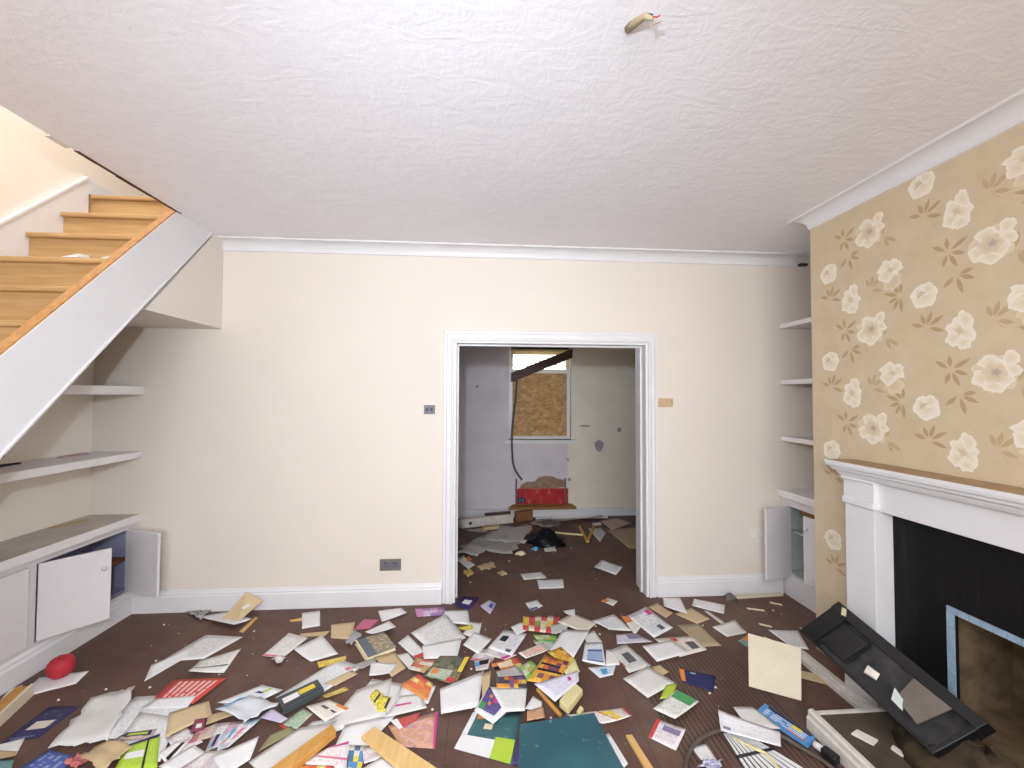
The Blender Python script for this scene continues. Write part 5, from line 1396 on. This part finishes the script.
tag(MB().hexa([(.33, YW - .09, .105), (1.17, YW - .09, .105), (1.13, YW - .005, .105), (.37, YW - .005, .105), (.33, YW - .09, .135), (1.17, YW - .09, .135), (1.12, YW - .005, .155), (.39, YW - .005, .155)]).build('hearth_ledge', wood('old_ledge', (128, 88, 52), (158, 116, 74), 0)), 'rough brown timber ledge under the red paint patch', 'ledge')
lb = MB().hexa([(-.25, 4.83, 0), (-.22, 4.80, 0), (.38, 4.98, 0), (.36, 5.02, 0), (-.25, 4.83, .10), (-.22, 4.80, .10), (.38, 4.98, .10), (.36, 5.02, .10)])
pk_ = tag(lb.build('fallen_plank', 'whitewood', bevel=.003), 'white painted plank fallen at the left of the back room', 'plank')
MB().tube([(-.12, 4.83, .05), (-.12, 4.82, .05)], .018, 10).build('bolt_hole', 'darkslot', pk_)
tag(MB().hexa([(.42, 5.02, 0), (.62, 5.06, 0), (.60, 5.12, 0), (.40, 5.08, 0), (.42, 5.02, .11), (.62, 5.06, .12), (.60, 5.12, .12), (.40, 5.08, .11)]).build('wood_block', 'brownshelf', bevel=.004), 'brown wooden block at the end of the fallen plank', 'block')
tag(MB().hexa([(.05, 4.93, .10), (.35, 5.00, .10), (.34, 5.03, .10), (.04, 4.96, .10), (.05, 4.93, .125), (.35, 5.00, .125), (.34, 5.03, .125), (.04, 4.96, .125)]).build('timber_offcut', 'darkwood'), 'dark timber offcut resting on the fallen white plank', 'timber')
tag(MB().hexa([(.02, 4.72, 0), (.22, 4.76, 0), (.20, 4.82, 0), (.01, 4.79, 0), (.02, 4.72, .03), (.22, 4.76, .03), (.20, 4.82, .035), (.01, 4.79, .03)]).build('cardboard_scrap', 'kraft'), 'mustard cardboard piece before the fallen white plank', 'cardboard')
M['binbag'] = paint('black_plastic_bag', (26, 26, 32), .35, .2, 10.0, .5, 20)
tag(lump('bin_bag', 'binbag', .665, 4.32, 0, .20, .20, .13, 31, 18, 7, .28), 'crumpled black plastic bag on the back room floor', 'bag')
tag(lump('wrapper', 'skyblue', .53, 4.12, 0, .04, .03, .025, 41, 8, 3, .3), 'small blue wrapper at the foot of the black bag', 'wrapper')
tag(lump('tissue', 'cream', .37, 4.00, 0, .06, .04, .03, 42, 9, 3, .35), 'cream crumpled tissue left of the black bag', 'tissue')
for p0, p1, lab in (((1.118, 4.75), (1.085, 4.26), 'wooden stick on the bag side of the crossed pair'), ((1.27, 4.70), (1.075, 4.22), 'wooden stick on the jamb side of the crossed pair')):
    z = .012 if 'bag' in lab else .030
    tag(MB().tube([(p0[0], p0[1], z), (p1[0], p1[1], z)], .016, 6).build('wood_stick', 'batten'), lab, 'stick', 'crossed wooden sticks in the back room')
tag(MB().tube([(.80, 4.55, .02), (.95, 4.50, .015), (1.10, 4.47, .012)], .010, 6).build('reed_stick', 'creamplastic'), 'thin pale reed lying behind the black bag', 'reed')
tag(MB().tube([(.66, 5.10, .012), (1.2, 5.115, .012), (1.55, 5.10, .012)], .012, 8).build('white_rod', 'trim'), 'long white rod along the far skirting of the back room', 'rod')
tag(lump('ash_heap', paint('grey_ash', (120, 112, 104), .95, .3, 20, .5, 40), .80, 4.90, 0, .16, .10, .045, 51, 16, 5, .3), 'low grey heap of debris behind the black bag', 'debris')
